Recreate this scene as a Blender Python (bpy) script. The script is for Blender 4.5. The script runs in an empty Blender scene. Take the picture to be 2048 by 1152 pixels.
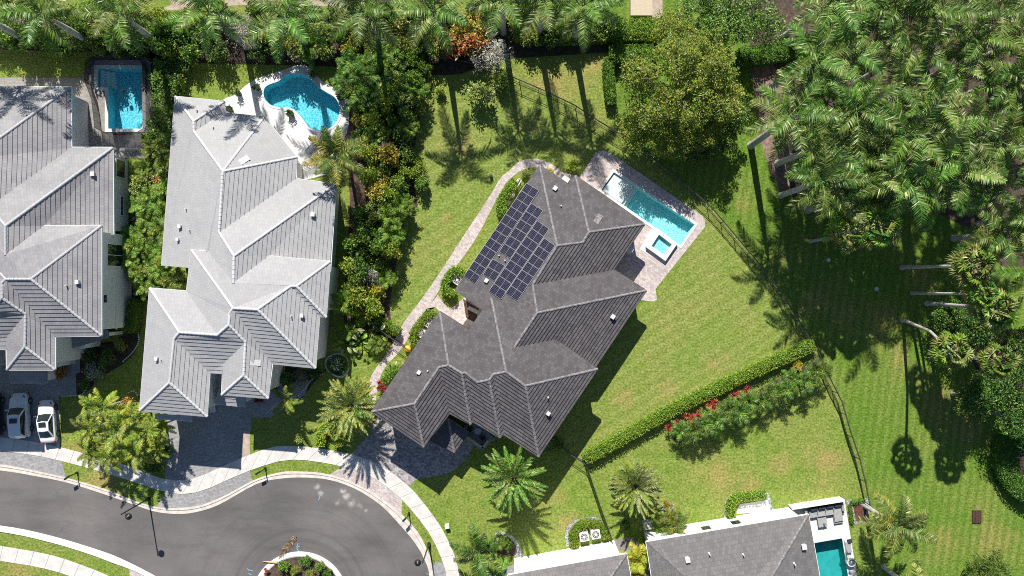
import bpy, math, random
from mathutils import Vector, Matrix, noise
from mathutils.geometry import tessellate_polygon
random.seed(7)
R = random.Random(11)
S = 0.056          # metres per photo pixel on the ground
H = 77.0           # camera height
def P(px, py, z=0.0):
    k = S * (H - z) / H
    return Vector(((px - 1024) * k, -(py - 576) * k, z))
scene = bpy.context.scene
COL = scene.collection
# ------------------------------------------------------------------ mesh helpers
class MB:
    def __init__(s): s.v = []; s.f = []; s.m = []; s.uv = []; s.hasuv = False; s.smooth = []
    def add(s, pts, mat=0, uv=None, smooth=False):
        b = len(s.v); s.v.extend([tuple(p) for p in pts]); s.f.append(tuple(range(b, b + len(pts)))); s.m.append(mat); s.smooth.append(smooth)
        if uv: s.hasuv = True; s.uv.append(uv)
        else: s.uv.append([(0, 0)] * len(pts))
    def grid(s, rows, mat=0, close=False, smooth=True):
        n = len(rows[0]); b = len(s.v)
        for r in rows: s.v.extend([tuple(p) for p in r])
        for i in range(len(rows) - 1):
            for j in range(n if close else n - 1):
                j2 = (j + 1) % n
                s.f.append((b + i*n + j, b + i*n + j2, b + (i+1)*n + j2, b + (i+1)*n + j)); s.m.append(mat); s.smooth.append(smooth); s.uv.append([(0, 0)] * 4)
    def box(s, c, sx, sy, sz, rz=0, mat=0, taper=1.0):
        c = Vector(c); ca, sa = math.cos(rz), math.sin(rz)
        def q(x, y, z): return (c.x + x*ca - y*sa, c.y + x*sa + y*ca, c.z + z)
        a, b = sx/2, sy/2; t = taper
        lo = [q(-a, -b, 0), q(a, -b, 0), q(a, b, 0), q(-a, b, 0)]; hi = [q(-a*t, -b*t, sz), q(a*t, -b*t, sz), q(a*t, b*t, sz), q(-a*t, b*t, sz)]
        s.add(lo[::-1], mat); s.add(hi, mat)
        for i in range(4):
            j = (i+1) % 4; s.add([lo[i], lo[j], hi[j], hi[i]], mat)
    def tube(s, pts, rads, n=8, mat=0, cap=True):
        rows = []
        for i, p in enumerate(pts):
            p = Vector(p); d = (Vector(pts[min(i+1, len(pts)-1)]) - Vector(pts[max(i-1, 0)]))
            d = d.normalized() if d.length > 1e-6 else Vector((0, 0, 1))
            up = Vector((0, 0, 1)) if abs(d.z) < .9 else Vector((1, 0, 0))
            x = d.cross(up).normalized(); y = d.cross(x)
            r = rads[i] if isinstance(rads, (list, tuple)) else rads
            rows.append([p + x*r*math.cos(2*math.pi*k/n) + y*r*math.sin(2*math.pi*k/n) for k in range(n)])
        s.grid(rows, mat, True)
        if cap: s.add(rows[-1], mat); s.add(rows[0][::-1], mat)
    def cyl(s, c, r, h, n=12, mat=0, r2=None):
        c = Vector(c); s.tube([c, c + Vector((0, 0, h))], [r, r if r2 is None else r2], n, mat)
    def prism(s, poly, z0, z1, mat=0, cap=True, mtop=None):
        n = len(poly)
        a = sum(poly[i][0]*poly[(i+1) % n][1] - poly[(i+1) % n][0]*poly[i][1] for i in range(n))
        if a < 0: poly = poly[::-1]
        for i in range(n):
            p, q = poly[i], poly[(i+1) % n]
            s.add([(p[0], p[1], z0), (q[0], q[1], z0), (q[0], q[1], z1), (p[0], p[1], z1)], mat)
        if cap:
            vs = [Vector((p[0], p[1], z1)) for p in poly]
            for t in tessellate_polygon([vs]):
                tri = [vs[i] for i in t]
                if (tri[1]-tri[0]).cross(tri[2]-tri[0]).z < 0: tri.reverse()
                s.add(tri, mat if mtop is None else mtop)
    def build(s, name, mats, parent=None, loc=None):
        me = bpy.data.meshes.new(name)
        off = Vector((0, 0, 0))
        if parent is not None and not parent.get('_local'): off = parent['_w'] if '_w' in parent else off
        off = Vector(off) if loc is None else Vector(loc)
        me.from_pydata([(x - off[0], y - off[1], z - off[2]) for x, y, z in s.v], [], s.f)
        mats = mats if isinstance(mats, (list, tuple)) else [mats]
        for m in mats: me.materials.append(m)
        me.polygons.foreach_set('material_index', s.m); me.polygons.foreach_set('use_smooth', s.smooth)
        if s.hasuv:
            ul = me.uv_layers.new(name='UVMap'); flat = []
            for u in s.uv:
                for q in u: flat.extend(q)
            ul.data.foreach_set('uv', flat)
        me.update()
        o = bpy.data.objects.new(name, me); COL.objects.link(o)
        if parent is not None: o.parent = parent
        elif loc is not None: o.location = loc
        return o
def tag(o, label=None, cat=None, group=None, kind=None):
    if label: o['label'] = label
    if cat: o['category'] = cat
    if group: o['group'] = group
    if kind: o['kind'] = kind
    return o
WORLD = {}
def thing(name, label, cat, loc=(0, 0, 0), group=None, rz=0):
    o = bpy.data.objects.new(name, None); COL.objects.link(o)
    o.empty_display_size = 0.3; o.location = loc; o.rotation_euler = (0, 0, rz)
    WORLD[o.name] = Vector(loc)
    return tag(o, label, cat, group)
def part(mb, name, mats, root, world=True):      # mesh in world coordinates under its thing
    return mb.build(name, mats, root, WORLD.get(root.name, (0, 0, 0)) if world else (0, 0, 0))
def sub(mb, name, mats, par, root):
    return mb.build(name, mats, par, WORLD.get(root.name, (0, 0, 0)))
def solo(mb, name, mats, label, cat, loc=(0, 0, 0), group=None):
    return tag(mb.build(name, mats, None, loc), label, cat, group)
def copy_tree(o, parent=None):
    c = o.copy(); COL.objects.link(c); c.parent = parent
    for ch in o.children: copy_tree(ch, c)
    return c
def catmull(pts, per=6, closed=False):
    pts = [Vector(p) for p in pts]; n = len(pts); out = []
    rng = range(n) if closed else range(n - 1)
    for i in rng:
        p0 = pts[(i-1) % n] if closed or i > 0 else pts[i]*2 - pts[i+1]
        p1 = pts[i]; p2 = pts[(i+1) % n]
        p3 = pts[(i+2) % n] if closed or i + 2 < n else p2*2 - p1
        for k in range(per):
            t = k / per
            out.append(0.5*((2*p1) + (p2-p0)*t + (2*p0-5*p1+4*p2-p3)*t*t + (3*p1-p0-3*p2+p3)*t**3))
    if not closed: out.append(pts[-1])
    return out
def resample(pts, n):
    pts = [Vector(p) for p in pts]; L = [0]
    for a, b in zip(pts, pts[1:]): L.append(L[-1] + (b-a).length)
    out = []; j = 0
    for i in range(n):
        d = L[-1]*i/(n-1)
        while j < len(L) - 2 and L[j+1] < d: j += 1
        t = (d - L[j]) / max(L[j+1] - L[j], 1e-9); out.append(pts[j].lerp(pts[j+1], min(1, t)))
    return out
def plen(pts): return sum((Vector(b)-Vector(a)).length for a, b in zip(pts, pts[1:]))
def tri_sheet(mb, loops, z, mat=0):
    vs = []; lp = []
    for l in loops:
        w = [Vector((p[0], p[1], z)) for p in l]; lp.append(w); vs += w
    for t in tessellate_polygon(lp):
        tri = [vs[i] for i in t]
        if (tri[1]-tri[0]).cross(tri[2]-tri[0]).z < 0: tri.reverse()
        mb.add(tri, mat)
def pp(poly, z=0): return [P(x, y, z) for x, y in poly]
def sheet(name, poly, z, mat, holes=(), kind='structure', smooth=False):
    mb = MB(); l = pp(catmull([(x, y, 0) for x, y in poly], 5, True) and [(v.x, v.y) for v in catmull([(x, y, 0) for x, y in poly], 5, True)], z) if smooth else pp(poly, z)
    tri_sheet(mb, [l] + [list(h) for h in holes], z)
    o = mb.build(name, mat); o['kind'] = kind; return o
def inset(poly, d):
    poly = [Vector((p[0], p[1])) for p in poly]; n = len(poly)
    a = sum(poly[i].x*poly[(i+1) % n].y - poly[(i+1) % n].x*poly[i].y for i in range(n))
    if a < 0: poly.reverse()
    out = []
    for i in range(n):
        p0, p1, p2 = poly[i-1], poly[i], poly[(i+1) % n]
        e1 = (p1-p0).normalized(); e2 = (p2-p1).normalized()
        n1 = Vector((-e1.y, e1.x)); n2 = Vector((-e2.y, e2.x))
        den = 1 + n1.dot(n2)
        out.append(p1 + (n1+n2)*d/max(den, .35))
    return out
# ------------------------------------------------------------------ materials
def mat_new(name):
    m = bpy.data.materials.new(name); m.use_nodes = True; nt = m.node_tree; nt.nodes.clear()
    o = nt.nodes.new('ShaderNodeOutputMaterial'); b = nt.nodes.new('ShaderNodeBsdfPrincipled'); nt.links.new(b.outputs[0], o.inputs[0])
    return m, nt, b, o
def N(nt, t, **k):
    n = nt.nodes.new(t)
    for a, v in k.items():
        if a.startswith('i_'):
            key = a[2:]; key = int(key) if key.isdigit() else key.replace('_', ' ')
            n.inputs[key].default_value = v
        else: setattr(n, a, v)
    return n
def c4(c): return (c[0], c[1], c[2], 1)
def pos(nt, scale=1.0, rot=0.0, sc3=None):
    g = N(nt, 'ShaderNodeNewGeometry'); mp = N(nt, 'ShaderNodeMapping')
    mp.inputs['Scale'].default_value = sc3 or (scale,)*3; mp.inputs['Rotation'].default_value = (0, 0, rot)
    nt.links.new(g.outputs['Position'], mp.inputs['Vector']); return mp.outputs[0]
def mixc(nt, fac, a, b, mode='MIX'):
    n = N(nt, 'ShaderNodeMix', data_type='RGBA', blend_type=mode)
    for s, v in ((0, fac), (6, a), (7, b)):
        if hasattr(v, 'is_linked') or hasattr(v, 'links'): nt.links.new(v, n.inputs[s])
        elif isinstance(v, (int, float)): n.inputs[s].default_value = v
        else: n.inputs[s].default_value = c4(v)
    return n.outputs[2]
def nz(nt, vec, scale, detail=3, rough=.55, lo=0.35, hi=.65, dist=0):
    n = N(nt, 'ShaderNodeTexNoise'); n.inputs['Scale'].default_value = scale; n.inputs['Detail'].default_value = detail; n.inputs['Roughness'].default_value = rough; n.inputs['Distortion'].default_value = dist
    nt.links.new(vec, n.inputs['Vector'])
    r = N(nt, 'ShaderNodeMapRange'); r.inputs[1].default_value = lo; r.inputs[2].default_value = hi
    nt.links.new(n.outputs['Fac'], r.inputs[0]); return r.outputs[0]
def bump(nt, b, h, strength=.4, dist=.05):
    n = N(nt, 'ShaderNodeBump'); n.inputs['Strength'].default_value = strength; n.inputs['Distance'].default_value = dist
    nt.links.new(h, n.inputs['Height']); nt.links.new(n.outputs[0], b.inputs['Normal'])
def simple(name, col, rough=.6, var=.15, vscale=6.0, metal=0, spec=.5, coat=0):
    m, nt, b, o = mat_new(name)
    if var:
        f = nz(nt, pos(nt), vscale, 4)
        c = mixc(nt, f, [x*(1-var) for x in col], [min(1, x*(1+var)) for x in col]); nt.links.new(c, b.inputs['Base Color'])
    else: b.inputs['Base Color'].default_value = c4(col)
    b.inputs['Roughness'].default_value = rough; b.inputs['Metallic'].default_value = metal; b.inputs['Specular IOR Level'].default_value = spec
    b.inputs['Coat Weight'].default_value = coat
    return m
def leafmat(name, col, trans=.3, rough=.42, spec=.28):
    m, nt, b, o = mat_new(name)
    oi = N(nt, 'ShaderNodeObjectInfo'); g = N(nt, 'ShaderNodeNewGeometry')
    r = N(nt, 'ShaderNodeMapRange'); r.inputs[3].default_value = .75; r.inputs[4].default_value = 1.25; nt.links.new(oi.outputs['Random'], r.inputs[0])
    r2 = N(nt, 'ShaderNodeMapRange'); r2.inputs[3].default_value = .75; r2.inputs[4].default_value = 1.3; nt.links.new(g.outputs['Random Per Island'], r2.inputs[0])
    mu = N(nt, 'ShaderNodeMath', operation='MULTIPLY'); nt.links.new(r.outputs[0], mu.inputs[0]); nt.links.new(r2.outputs[0], mu.inputs[1])
    hs = N(nt, 'ShaderNodeHueSaturation'); hs.inputs['Color'].default_value = c4(col); nt.links.new(mu.outputs[0], hs.inputs['Value'])
    rh = N(nt, 'ShaderNodeMapRange'); rh.inputs[3].default_value = .49; rh.inputs[4].default_value = .51; nt.links.new(oi.outputs['Random'], rh.inputs[0]); nt.links.new(rh.outputs[0], hs.inputs['Hue'])
    nt.links.new(hs.outputs[0], b.inputs['Base Color']); b.inputs['Roughness'].default_value = rough; b.inputs['Specular IOR Level'].default_value = spec
    t = N(nt, 'ShaderNodeBsdfTranslucent'); nt.links.new(hs.outputs[0], t.inputs[0])
    mx = N(nt, 'ShaderNodeMixShader'); mx.inputs[0].default_value = trans
    nt.links.new(b.outputs[0], mx.inputs[1]); nt.links.new(t.outputs[0], mx.inputs[2]); nt.links.new(mx.outputs[0], o.inputs[0])
    return m
def roofmat(name, c1, c2, stain, tw=.33, th=.43, mort=.5):
    m, nt, b, o = mat_new(name)
    uv = N(nt, 'ShaderNodeUVMap'); 
    br = N(nt, 'ShaderNodeTexBrick'); br.offset = .5; br.inputs['Scale'].default_value = 1; br.inputs['Brick Width'].default_value = tw; br.inputs['Row Height'].default_value = th
    br.inputs['Mortar Size'].default_value = .012; br.inputs['Color1'].default_value = c4(c1); br.inputs['Color2'].default_value = c4(c2); br.inputs['Mortar'].default_value = c4([x*mort for x in c1])
    nt.links.new(uv.outputs[0], br.inputs['Vector'])
    p = pos(nt)
    f = nz(nt, p, .35, 5, .6, .42, .72); f2 = nz(nt, p, 3.0, 4, .6, .3, .8)
    c = mixc(nt, f, br.outputs[0], stain, 'MULTIPLY'); 
    c = mixc(nt, f2, c, [.89]*3, 'MULTIPLY')
    nt.links.new(c, b.inputs['Base Color']); b.inputs['Roughness'].default_value = .75
    bump(nt, b, nz(nt, p, 25, 2), .12, .01)
    return m
def pavermat(name, c1, c2, mortar, w=.24, h=.16, rot=0.0, var=.5):
    m, nt, b, o = mat_new(name)
    p = pos(nt, 1, rot)
    br = N(nt, 'ShaderNodeTexBrick'); br.offset = .5; br.inputs['Scale'].default_value = 1; br.inputs['Brick Width'].default_value = w; br.inputs['Row Height'].default_value = h
    br.inputs['Mortar Size'].default_value = .008; br.inputs['Color1'].default_value = c4(c1); br.inputs['Color2'].default_value = c4(c2); br.inputs['Mortar'].default_value = c4(mortar)
    nt.links.new(p, br.inputs['Vector'])
    f = nz(nt, p, 2.2, 4, .7, .3, .7); f2 = nz(nt, p, .3, 3)
    c = mixc(nt, f, br.outputs[0], [1-.35*var]*3, 'MULTIPLY'); c = mixc(nt, f2, c, [.85]*3, 'MULTIPLY')
    nt.links.new(c, b.inputs['Base Color']); b.inputs['Roughness'].default_value = .8
    bump(nt, b, br.outputs['Fac'], -.3, .01)
    return m
def spotmask(nt, spots):      # soft union of discs (photo px centre, px radius) on the ground plane
    g = N(nt, 'ShaderNodeNewGeometry'); out = None
    wn = N(nt, 'ShaderNodeTexNoise'); wn.inputs['Scale'].default_value = .35; wn.inputs['Detail'].default_value = 4; nt.links.new(g.outputs['Position'], wn.inputs['Vector'])
    for (px, py, r) in spots:
        d = N(nt, 'ShaderNodeVectorMath', operation='DISTANCE'); nt.links.new(g.outputs['Position'], d.inputs[0]); d.inputs[1].default_value = P(px, py)
        ad = N(nt, 'ShaderNodeMath', operation='MULTIPLY_ADD'); nt.links.new(wn.outputs['Fac'], ad.inputs[0]); ad.inputs[1].default_value = r*S*2.6; nt.links.new(d.outputs['Value'], ad.inputs[2])
        mr = N(nt, 'ShaderNodeMapRange', interpolation_type='SMOOTHSTEP'); mr.inputs[1].default_value = r*S*2.5; mr.inputs[2].default_value = r*S*1.0; nt.links.new(ad.outputs[0], mr.inputs[0])
        if out is None: out = mr.outputs[0]
        else:
            mx = N(nt, 'ShaderNodeMath', operation='MAXIMUM'); nt.links.new(out, mx.inputs[0]); nt.links.new(mr.outputs[0], mx.inputs[1]); out = mx.outputs[0]
    return out
def lawnmat(name, g1, g2, dry, spots=(), dryness=.35, stripe=None, srot=0.0, swidth=1.1):
    m, nt, b, o = mat_new(name)
    p = pos(nt)
    fine = nz(nt, p, 4.2, 3, .75, .34, .66); mid = nz(nt, p, 1.1, 4, .65, .35, .65); big = nz(nt, p, .16, 4, .6, .4, .68)
    c = mixc(nt, mid, g1, g2)
    fb = N(nt, 'ShaderNodeMath', operation='MULTIPLY'); nt.links.new(big, fb.inputs[0]); fb.inputs[1].default_value = dryness
    c = mixc(nt, fb.outputs[0], c, dry)
    if spots:
        sm = spotmask(nt, spots); ft = N(nt, 'ShaderNodeMath', operation='MULTIPLY'); nt.links.new(sm, ft.inputs[0]); ft.inputs[1].default_value = .55
        c = mixc(nt, ft.outputs[0], c, [dry[0]*1.15, dry[1]*.93, dry[2]*1.1])
    if stripe:
        w = N(nt, 'ShaderNodeTexWave', wave_type='BANDS', bands_direction='X', wave_profile='SIN'); w.inputs['Scale'].default_value = .314/swidth; w.inputs['Distortion'].default_value = 1.2; w.inputs['Detail'].default_value = 2; w.inputs['Detail Scale'].default_value = .6
        nt.links.new(pos(nt, 1, srot), w.inputs['Vector'])
        fs = N(nt, 'ShaderNodeMath', operation='MULTIPLY'); nt.links.new(w.outputs['Fac'], fs.inputs[0]); fs.inputs[1].default_value = stripe
        c = mixc(nt, fs.outputs[0], c, [g1[0]*.75, g1[1]*.8, g1[2]*.7])
    c = mixc(nt, fine, mixc(nt, 1.0, c, [.5, .56, .42], 'MULTIPLY'), mixc(nt, 1.0, c, [1.4, 1.34, 1.45], 'MULTIPLY'))
    nt.links.new(c, b.inputs['Base Color']); b.inputs['Roughness'].default_value = .85; b.inputs['Specular IOR Level'].default_value = .15
    bump(nt, b, fine, .5, .06)
    return m
def watermat(name, tint, ripple=6.0, k=.35):
    m, nt, b, o = mat_new(name); nt.nodes.remove(b)
    t = N(nt, 'ShaderNodeBsdfTransparent'); t.inputs[0].default_value = c4(tint)
    g = N(nt, 'ShaderNodeBsdfGlossy'); g.inputs['Roughness'].default_value = .04
    bp = N(nt, 'ShaderNodeBump'); bp.inputs['Strength'].default_value = k; bp.inputs['Distance'].default_value = .05
    w = nz(nt, pos(nt), ripple, 2, .5, .2, .8, .6); nt.links.new(w, bp.inputs['Height']); nt.links.new(bp.outputs[0], g.inputs['Normal'])
    lw = N(nt, 'ShaderNodeLayerWeight'); lw.inputs['Blend'].default_value = .5; nt.links.new(bp.outputs[0], lw.inputs['Normal'])
    pw_ = N(nt, 'ShaderNodeMath', operation='POWER'); nt.links.new(lw.outputs['Facing'], pw_.inputs[0]); pw_.inputs[1].default_value = 4.0
    fr = N(nt, 'ShaderNodeMath', operation='MULTIPLY_ADD'); nt.links.new(pw_.outputs[0], fr.inputs[0]); fr.inputs[1].default_value = .9; fr.inputs[2].default_value = .025
    mx = N(nt, 'ShaderNodeMixShader'); nt.links.new(fr.outputs[0], mx.inputs[0]); nt.links.new(t.outputs[0], mx.inputs[1]); nt.links.new(g.outputs[0], mx.inputs[2]); nt.links.new(mx.outputs[0], o.inputs[0])
    return m
def basinmat(name, c1, c2, scale=4.5):  # pale cell edges: sunlight sparkle in the water put into the plaster colour
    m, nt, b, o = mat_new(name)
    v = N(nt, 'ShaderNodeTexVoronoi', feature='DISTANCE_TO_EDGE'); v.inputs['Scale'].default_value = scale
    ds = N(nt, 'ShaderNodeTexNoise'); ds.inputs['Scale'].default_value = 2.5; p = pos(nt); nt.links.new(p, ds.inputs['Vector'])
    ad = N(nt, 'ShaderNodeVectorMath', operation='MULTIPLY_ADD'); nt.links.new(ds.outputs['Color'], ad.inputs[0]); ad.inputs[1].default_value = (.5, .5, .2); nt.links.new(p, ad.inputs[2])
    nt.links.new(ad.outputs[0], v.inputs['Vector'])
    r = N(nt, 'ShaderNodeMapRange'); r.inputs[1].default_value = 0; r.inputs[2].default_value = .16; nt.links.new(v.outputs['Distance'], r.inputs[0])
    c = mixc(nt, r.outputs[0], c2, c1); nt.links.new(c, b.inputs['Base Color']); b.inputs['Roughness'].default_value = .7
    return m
M = {}
M['tile_edge'] = simple('shaded_tile_edge', (.045, .044, .046), .95, .3, 4)  # gap shadow under tile and cap ends, put into the edge colour
M['roof_light'] = roofmat('light_grey_roof_tile', (.42, .42, .425), (.385, .385, .392), (.92, .92, .93), mort=.7)
M['roof_mid'] = roofmat('mid_grey_roof_tile', (.335, .33, .34), (.285, .282, .293), (.76, .76, .79), mort=.6)
M['roof_dark'] = roofmat('dark_grey_roof_tile', (.142, .132, .137), (.090, .083, .088), (.82, .79, .80), th=.365, mort=.3)
M['roof_plain'] = roofmat('grey_roof_tile', (.20, .19, .19), (.15, .145, .148), (.85, .85, .85))
M['cap_light'] = simple('pale_ridge_tile', (.55, .55, .555), .7, .12)
M['cap_mid'] = simple('grey_ridge_tile', (.42, .42, .44), .7, .15)
M['cap_dark'] = simple('weathered_ridge_tile', (.205, .195, .197), .7, .4, 4)
M['stucco'] = simple('white_stucco', (.78, .78, .76), .8, .03)
M['stucco_blue'] = simple('pale_stucco', (.72, .72, .70), .8, .04)
M['stucco_tan'] = simple('cream_stucco', (.48, .43, .36), .8, .06)
M['trim'] = simple('white_trim', (.8, .8, .8), .5, .03)
M['trim_dark'] = simple('dark_bronze_trim', (.10, .085, .075), .5, .1)
M['soffit'] = simple('soffit_board', (.55, .54, .52), .7, .05)
M['glass'] = simple('dark_window_glass', (.02, .03, .035), .06, 0, spec=.8)
M['black_metal'] = simple('black_painted_metal', (.015, .015, .016), .4, .1)
M['fence_metal'] = simple('dark_fence_metal', (.06, .062, .066), .3, .1)
M['white_metal'] = simple('white_painted_metal', (.7, .7, .7), .45, .05)
M['vent'] = simple('vent_metal', (.62, .62, .6), .5, .1)
M['concrete'] = simple('pale_concrete', (.62, .60, .57), .85, .1, 1.2)
M['joint'] = simple('dark_joint', (.2, .19, .18), .9, .1)
M['curb'] = simple('kerb_concrete', (.60, .55, .50), .85, .14, 1.6)
M['curb_white'] = simple('white_kerb', (.72, .71, .69), .8, .08, 1.6)
M['deck_white'] = simple('white_pool_deck', (.66, .645, .64), .8, .05, 1.0)
M['coping'] = simple('pale_stone_coping', (.68, .67, .65), .7, .06, 3)
M['pavers_pink'] = pavermat('blush_pavers', (.74, .66, .62), (.50, .42, .42), (.36, .31, .30), .26, .17, math.radians(34))
M['pavers_grey'] = pavermat('grey_pavers', (.46, .455, .455), (.31, .308, .315), (.2, .2, .2), .22, .15, math.radians(5))
M['pavers_drive'] = pavermat('speckled_driveway_pavers', (.58, .53, .51), (.22, .215, .23), (.16, .155, .16), .26, .17, math.radians(34))
M['pavers_warm'] = pavermat('warm_patio_pavers', (.40, .375, .35), (.29, .275, .26), (.2, .18, .16), .24, .16, 0)
M['mulch'] = simple('brown_mulch', (.085, .055, .04), .95, .5, 3.0)
M['mulch_pink'] = simple('sunlit_pink_mulch', (.24, .165, .13), .95, .4, 2.5)  # lit copy of the grove mulch, sunlight put into the paler colour
M['mulch_red'] = simple('red_mulch', (.12, .045, .03), .95, .4, 4.0)
M['soil'] = simple('dark_soil', (.055, .04, .03), .95, .5, 2.0)
M['sand'] = simple('sandy_ground', (.42, .34, .27), .95, .2, 2.0)
M['palm_mulch'] = simple('shaded_palm_litter', (.085, .06, .045), .95, .45, 2.2)  # darker copy of the grove mulch, palm shade put into the colour
def peb():
    m, nt, b, o = mat_new('grey_pebbles'); v = N(nt, 'ShaderNodeTexVoronoi'); v.inputs['Scale'].default_value = 9; nt.links.new(pos(nt), v.inputs['Vector'])
    bw = N(nt, 'ShaderNodeSeparateColor'); nt.links.new(v.outputs['Color'], bw.inputs[0])
    c = mixc(nt, bw.outputs[0], (.10, .11, .12), (.5, .51, .52)); nt.links.new(c, b.inputs['Base Color']); b.inputs['Roughness'].default_value = .7
    bump(nt, b, v.outputs['Distance'], -.6, .05); return m
M['pebbles'] = peb()
def asphalt():
    m, nt, b, o = mat_new('worn_asphalt'); p = pos(nt)
    big = nz(nt, p, .10, 5, .6, .35, .68); fine = nz(nt, p, 9, 3, .7, .3, .7)
    c = mixc(nt, big, (.180, .168, .163), (.112, .107, .107)); blot = nz(nt, pos(nt, 1, .5, (.12, .5, 1)), 1.0, 5, .62, .45, .72); c = mixc(nt, blot, c, mixc(nt, 1., c, [.72, .71, .71], 'MULTIPLY')); c = mixc(nt, fine, mixc(nt, 1., c, [.85]*3, 'MULTIPLY'), mixc(nt, 1., c, [1.15]*3, 'MULTIPLY'))
    # tyre marks sweep round the turning circle: rings about the island
    g = N(nt, 'ShaderNodeNewGeometry'); d = N(nt, 'ShaderNodeVectorMath', operation='DISTANCE'); nt.links.new(g.outputs['Position'], d.inputs[0]); d.inputs[1].default_value = P(600, 1195)
    cb = N(nt, 'ShaderNodeCombineXYZ'); nt.links.new(d.outputs['Value'], cb.inputs[0])
    nb = N(nt, 'ShaderNodeTexNoise'); nb.inputs['Scale'].default_value = .06; nt.links.new(p, nb.inputs['Vector']); nt.links.new(nb.outputs['Fac'], cb.inputs[1])
    ring = nz(nt, cb.outputs[0], 1.1, 4, .65, .45, .7); near = N(nt, 'ShaderNodeMapRange'); near.inputs[1].default_value = 15; near.inputs[2].default_value = 6; nt.links.new(d.outputs['Value'], near.inputs[0])
    fm = N(nt, 'ShaderNodeMath', operation='MULTIPLY'); nt.links.new(ring, fm.inputs[0]); nt.links.new(near.outputs[0], fm.inputs[1])
    fm2 = N(nt, 'ShaderNodeMath', operation='MULTIPLY'); nt.links.new(fm.outputs[0], fm2.inputs[0]); fm2.inputs[1].default_value = .5
    c = mixc(nt, fm2.outputs[0], c, (.045, .045, .047))
    sm = spotmask(nt, [(634, 974, 8), (640, 986, 7), (686, 982, 7), (692, 993, 9), (676, 1006, 9), (703, 1008, 11), (718, 1015, 11), (732, 1021, 7)]); wisp = nz(nt, p, 1.3, 6, .7, .36, .56, .6)
    f3 = N(nt, 'ShaderNodeMath', operation='MULTIPLY'); nt.links.new(sm, f3.inputs[0]); nt.links.new(wisp, f3.inputs[1])
    c = mixc(nt, f3.outputs[0], c, (.55, .53, .49))
    ck = N(nt, 'ShaderNodeTexVoronoi', feature='DISTANCE_TO_EDGE'); ck.inputs['Scale'].default_value = .16; dn = N(nt, 'ShaderNodeTexNoise'); dn.inputs['Scale'].default_value = .7; dn.inputs['Detail'].default_value = 5; nt.links.new(p, dn.inputs['Vector'])
    ma = N(nt, 'ShaderNodeVectorMath', operation='MULTIPLY_ADD'); nt.links.new(dn.outputs['Color'], ma.inputs[0]); ma.inputs[1].default_value = (2.2, 2.2, 0); nt.links.new(p, ma.inputs[2]); nt.links.new(ma.outputs[0], ck.inputs['Vector'])
    r = N(nt, 'ShaderNodeMapRange'); r.inputs[1].default_value = .0; r.inputs[2].default_value = .006; r.inputs[3].default_value = .28; r.inputs[4].default_value = 0; nt.links.new(ck.outputs['Distance'], r.inputs[0])
    c = mixc(nt, r.outputs[0], c, (.05, .05, .05))
    nt.links.new(c, b.inputs['Base Color']); b.inputs['Roughness'].default_value = .8; bump(nt, b, fine, .3, .01); return m
M['asphalt'] = asphalt()
G1, G2, DRY = (.14, .225, .03), (.225, .295, .06), (.37, .31, .115)
M['lawn'] = lawnmat('clipped_lawn', G1, G2, DRY, [(1120, 160, 75), (1075, 165, 45), (1190, 130, 30), (1430, 950, 50), (1500, 985, 35), (1650, 920, 45), (1560, 935, 30), (1120, 1000, 22), (1130, 1045, 25), (160, 880, 40), (205, 965, 45), (40, 1140, 40), (820, 1000, 15)], .3)
M['lawn_yard'] = lawnmat('mown_yard_lawn', (.17, .25, .04), (.26, .325, .08), DRY, [(1420, 720, 35), (1330, 780, 30), (1250, 800, 25), (890, 440, 20), (930, 290, 30)], .42, .35, math.radians(58), 1.2)
M['lawn_common'] = lawnmat('striped_common_lawn', (.11, .21, .022), (.165, .255, .04), DRY, [(1690, 620, 60), (1620, 600, 45), (1800, 720, 45), (1560, 520, 30), (1480, 410, 25), (1990, 1080, 60), (1900, 1090, 45), (1760, 640, 60), (1880, 800, 70), (1940, 860, 60), (1850, 560, 40)], .3, .55, math.radians(8), .95)
M['water_blue'] = watermat('pool_water_blue', (.84, .96, .99))
M['water_teal'] = watermat('pool_water_teal', (.90, .985, .985))
M['basin_white'] = basinmat('caustic_white_plaster', (.10, .54, .57), (.55, .87, .84), 6.5)
M['basin_teal'] = basinmat('caustic_teal_plaster', (.16, .56, .60), (.42, .74, .72), 3.0)
M['basin_blue'] = basinmat('caustic_blue_plaster', (.05, .46, .58), (.28, .70, .74), 3.4)
M['basin_flat'] = simple('teal_plaster', (.02, .36, .36), .7, .1, 1.5)
M['ledge'] = simple('white_shelf', (.75, .76, .74), .7, .05)
M['bark'] = simple('grey_bark', (.22, .20, .18), .9, .35, 5)
M['palm_bark'] = simple('pale_palm_bark', (.42, .40, .37), .85, .2, 2.5)
M['rough_bark'] = simple('rough_palm_bark', (.20, .15, .10), .9, .4, 6)
M['shaft'] = simple('green_crownshaft', (.13, .22, .06), .5, .2, 3)
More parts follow.
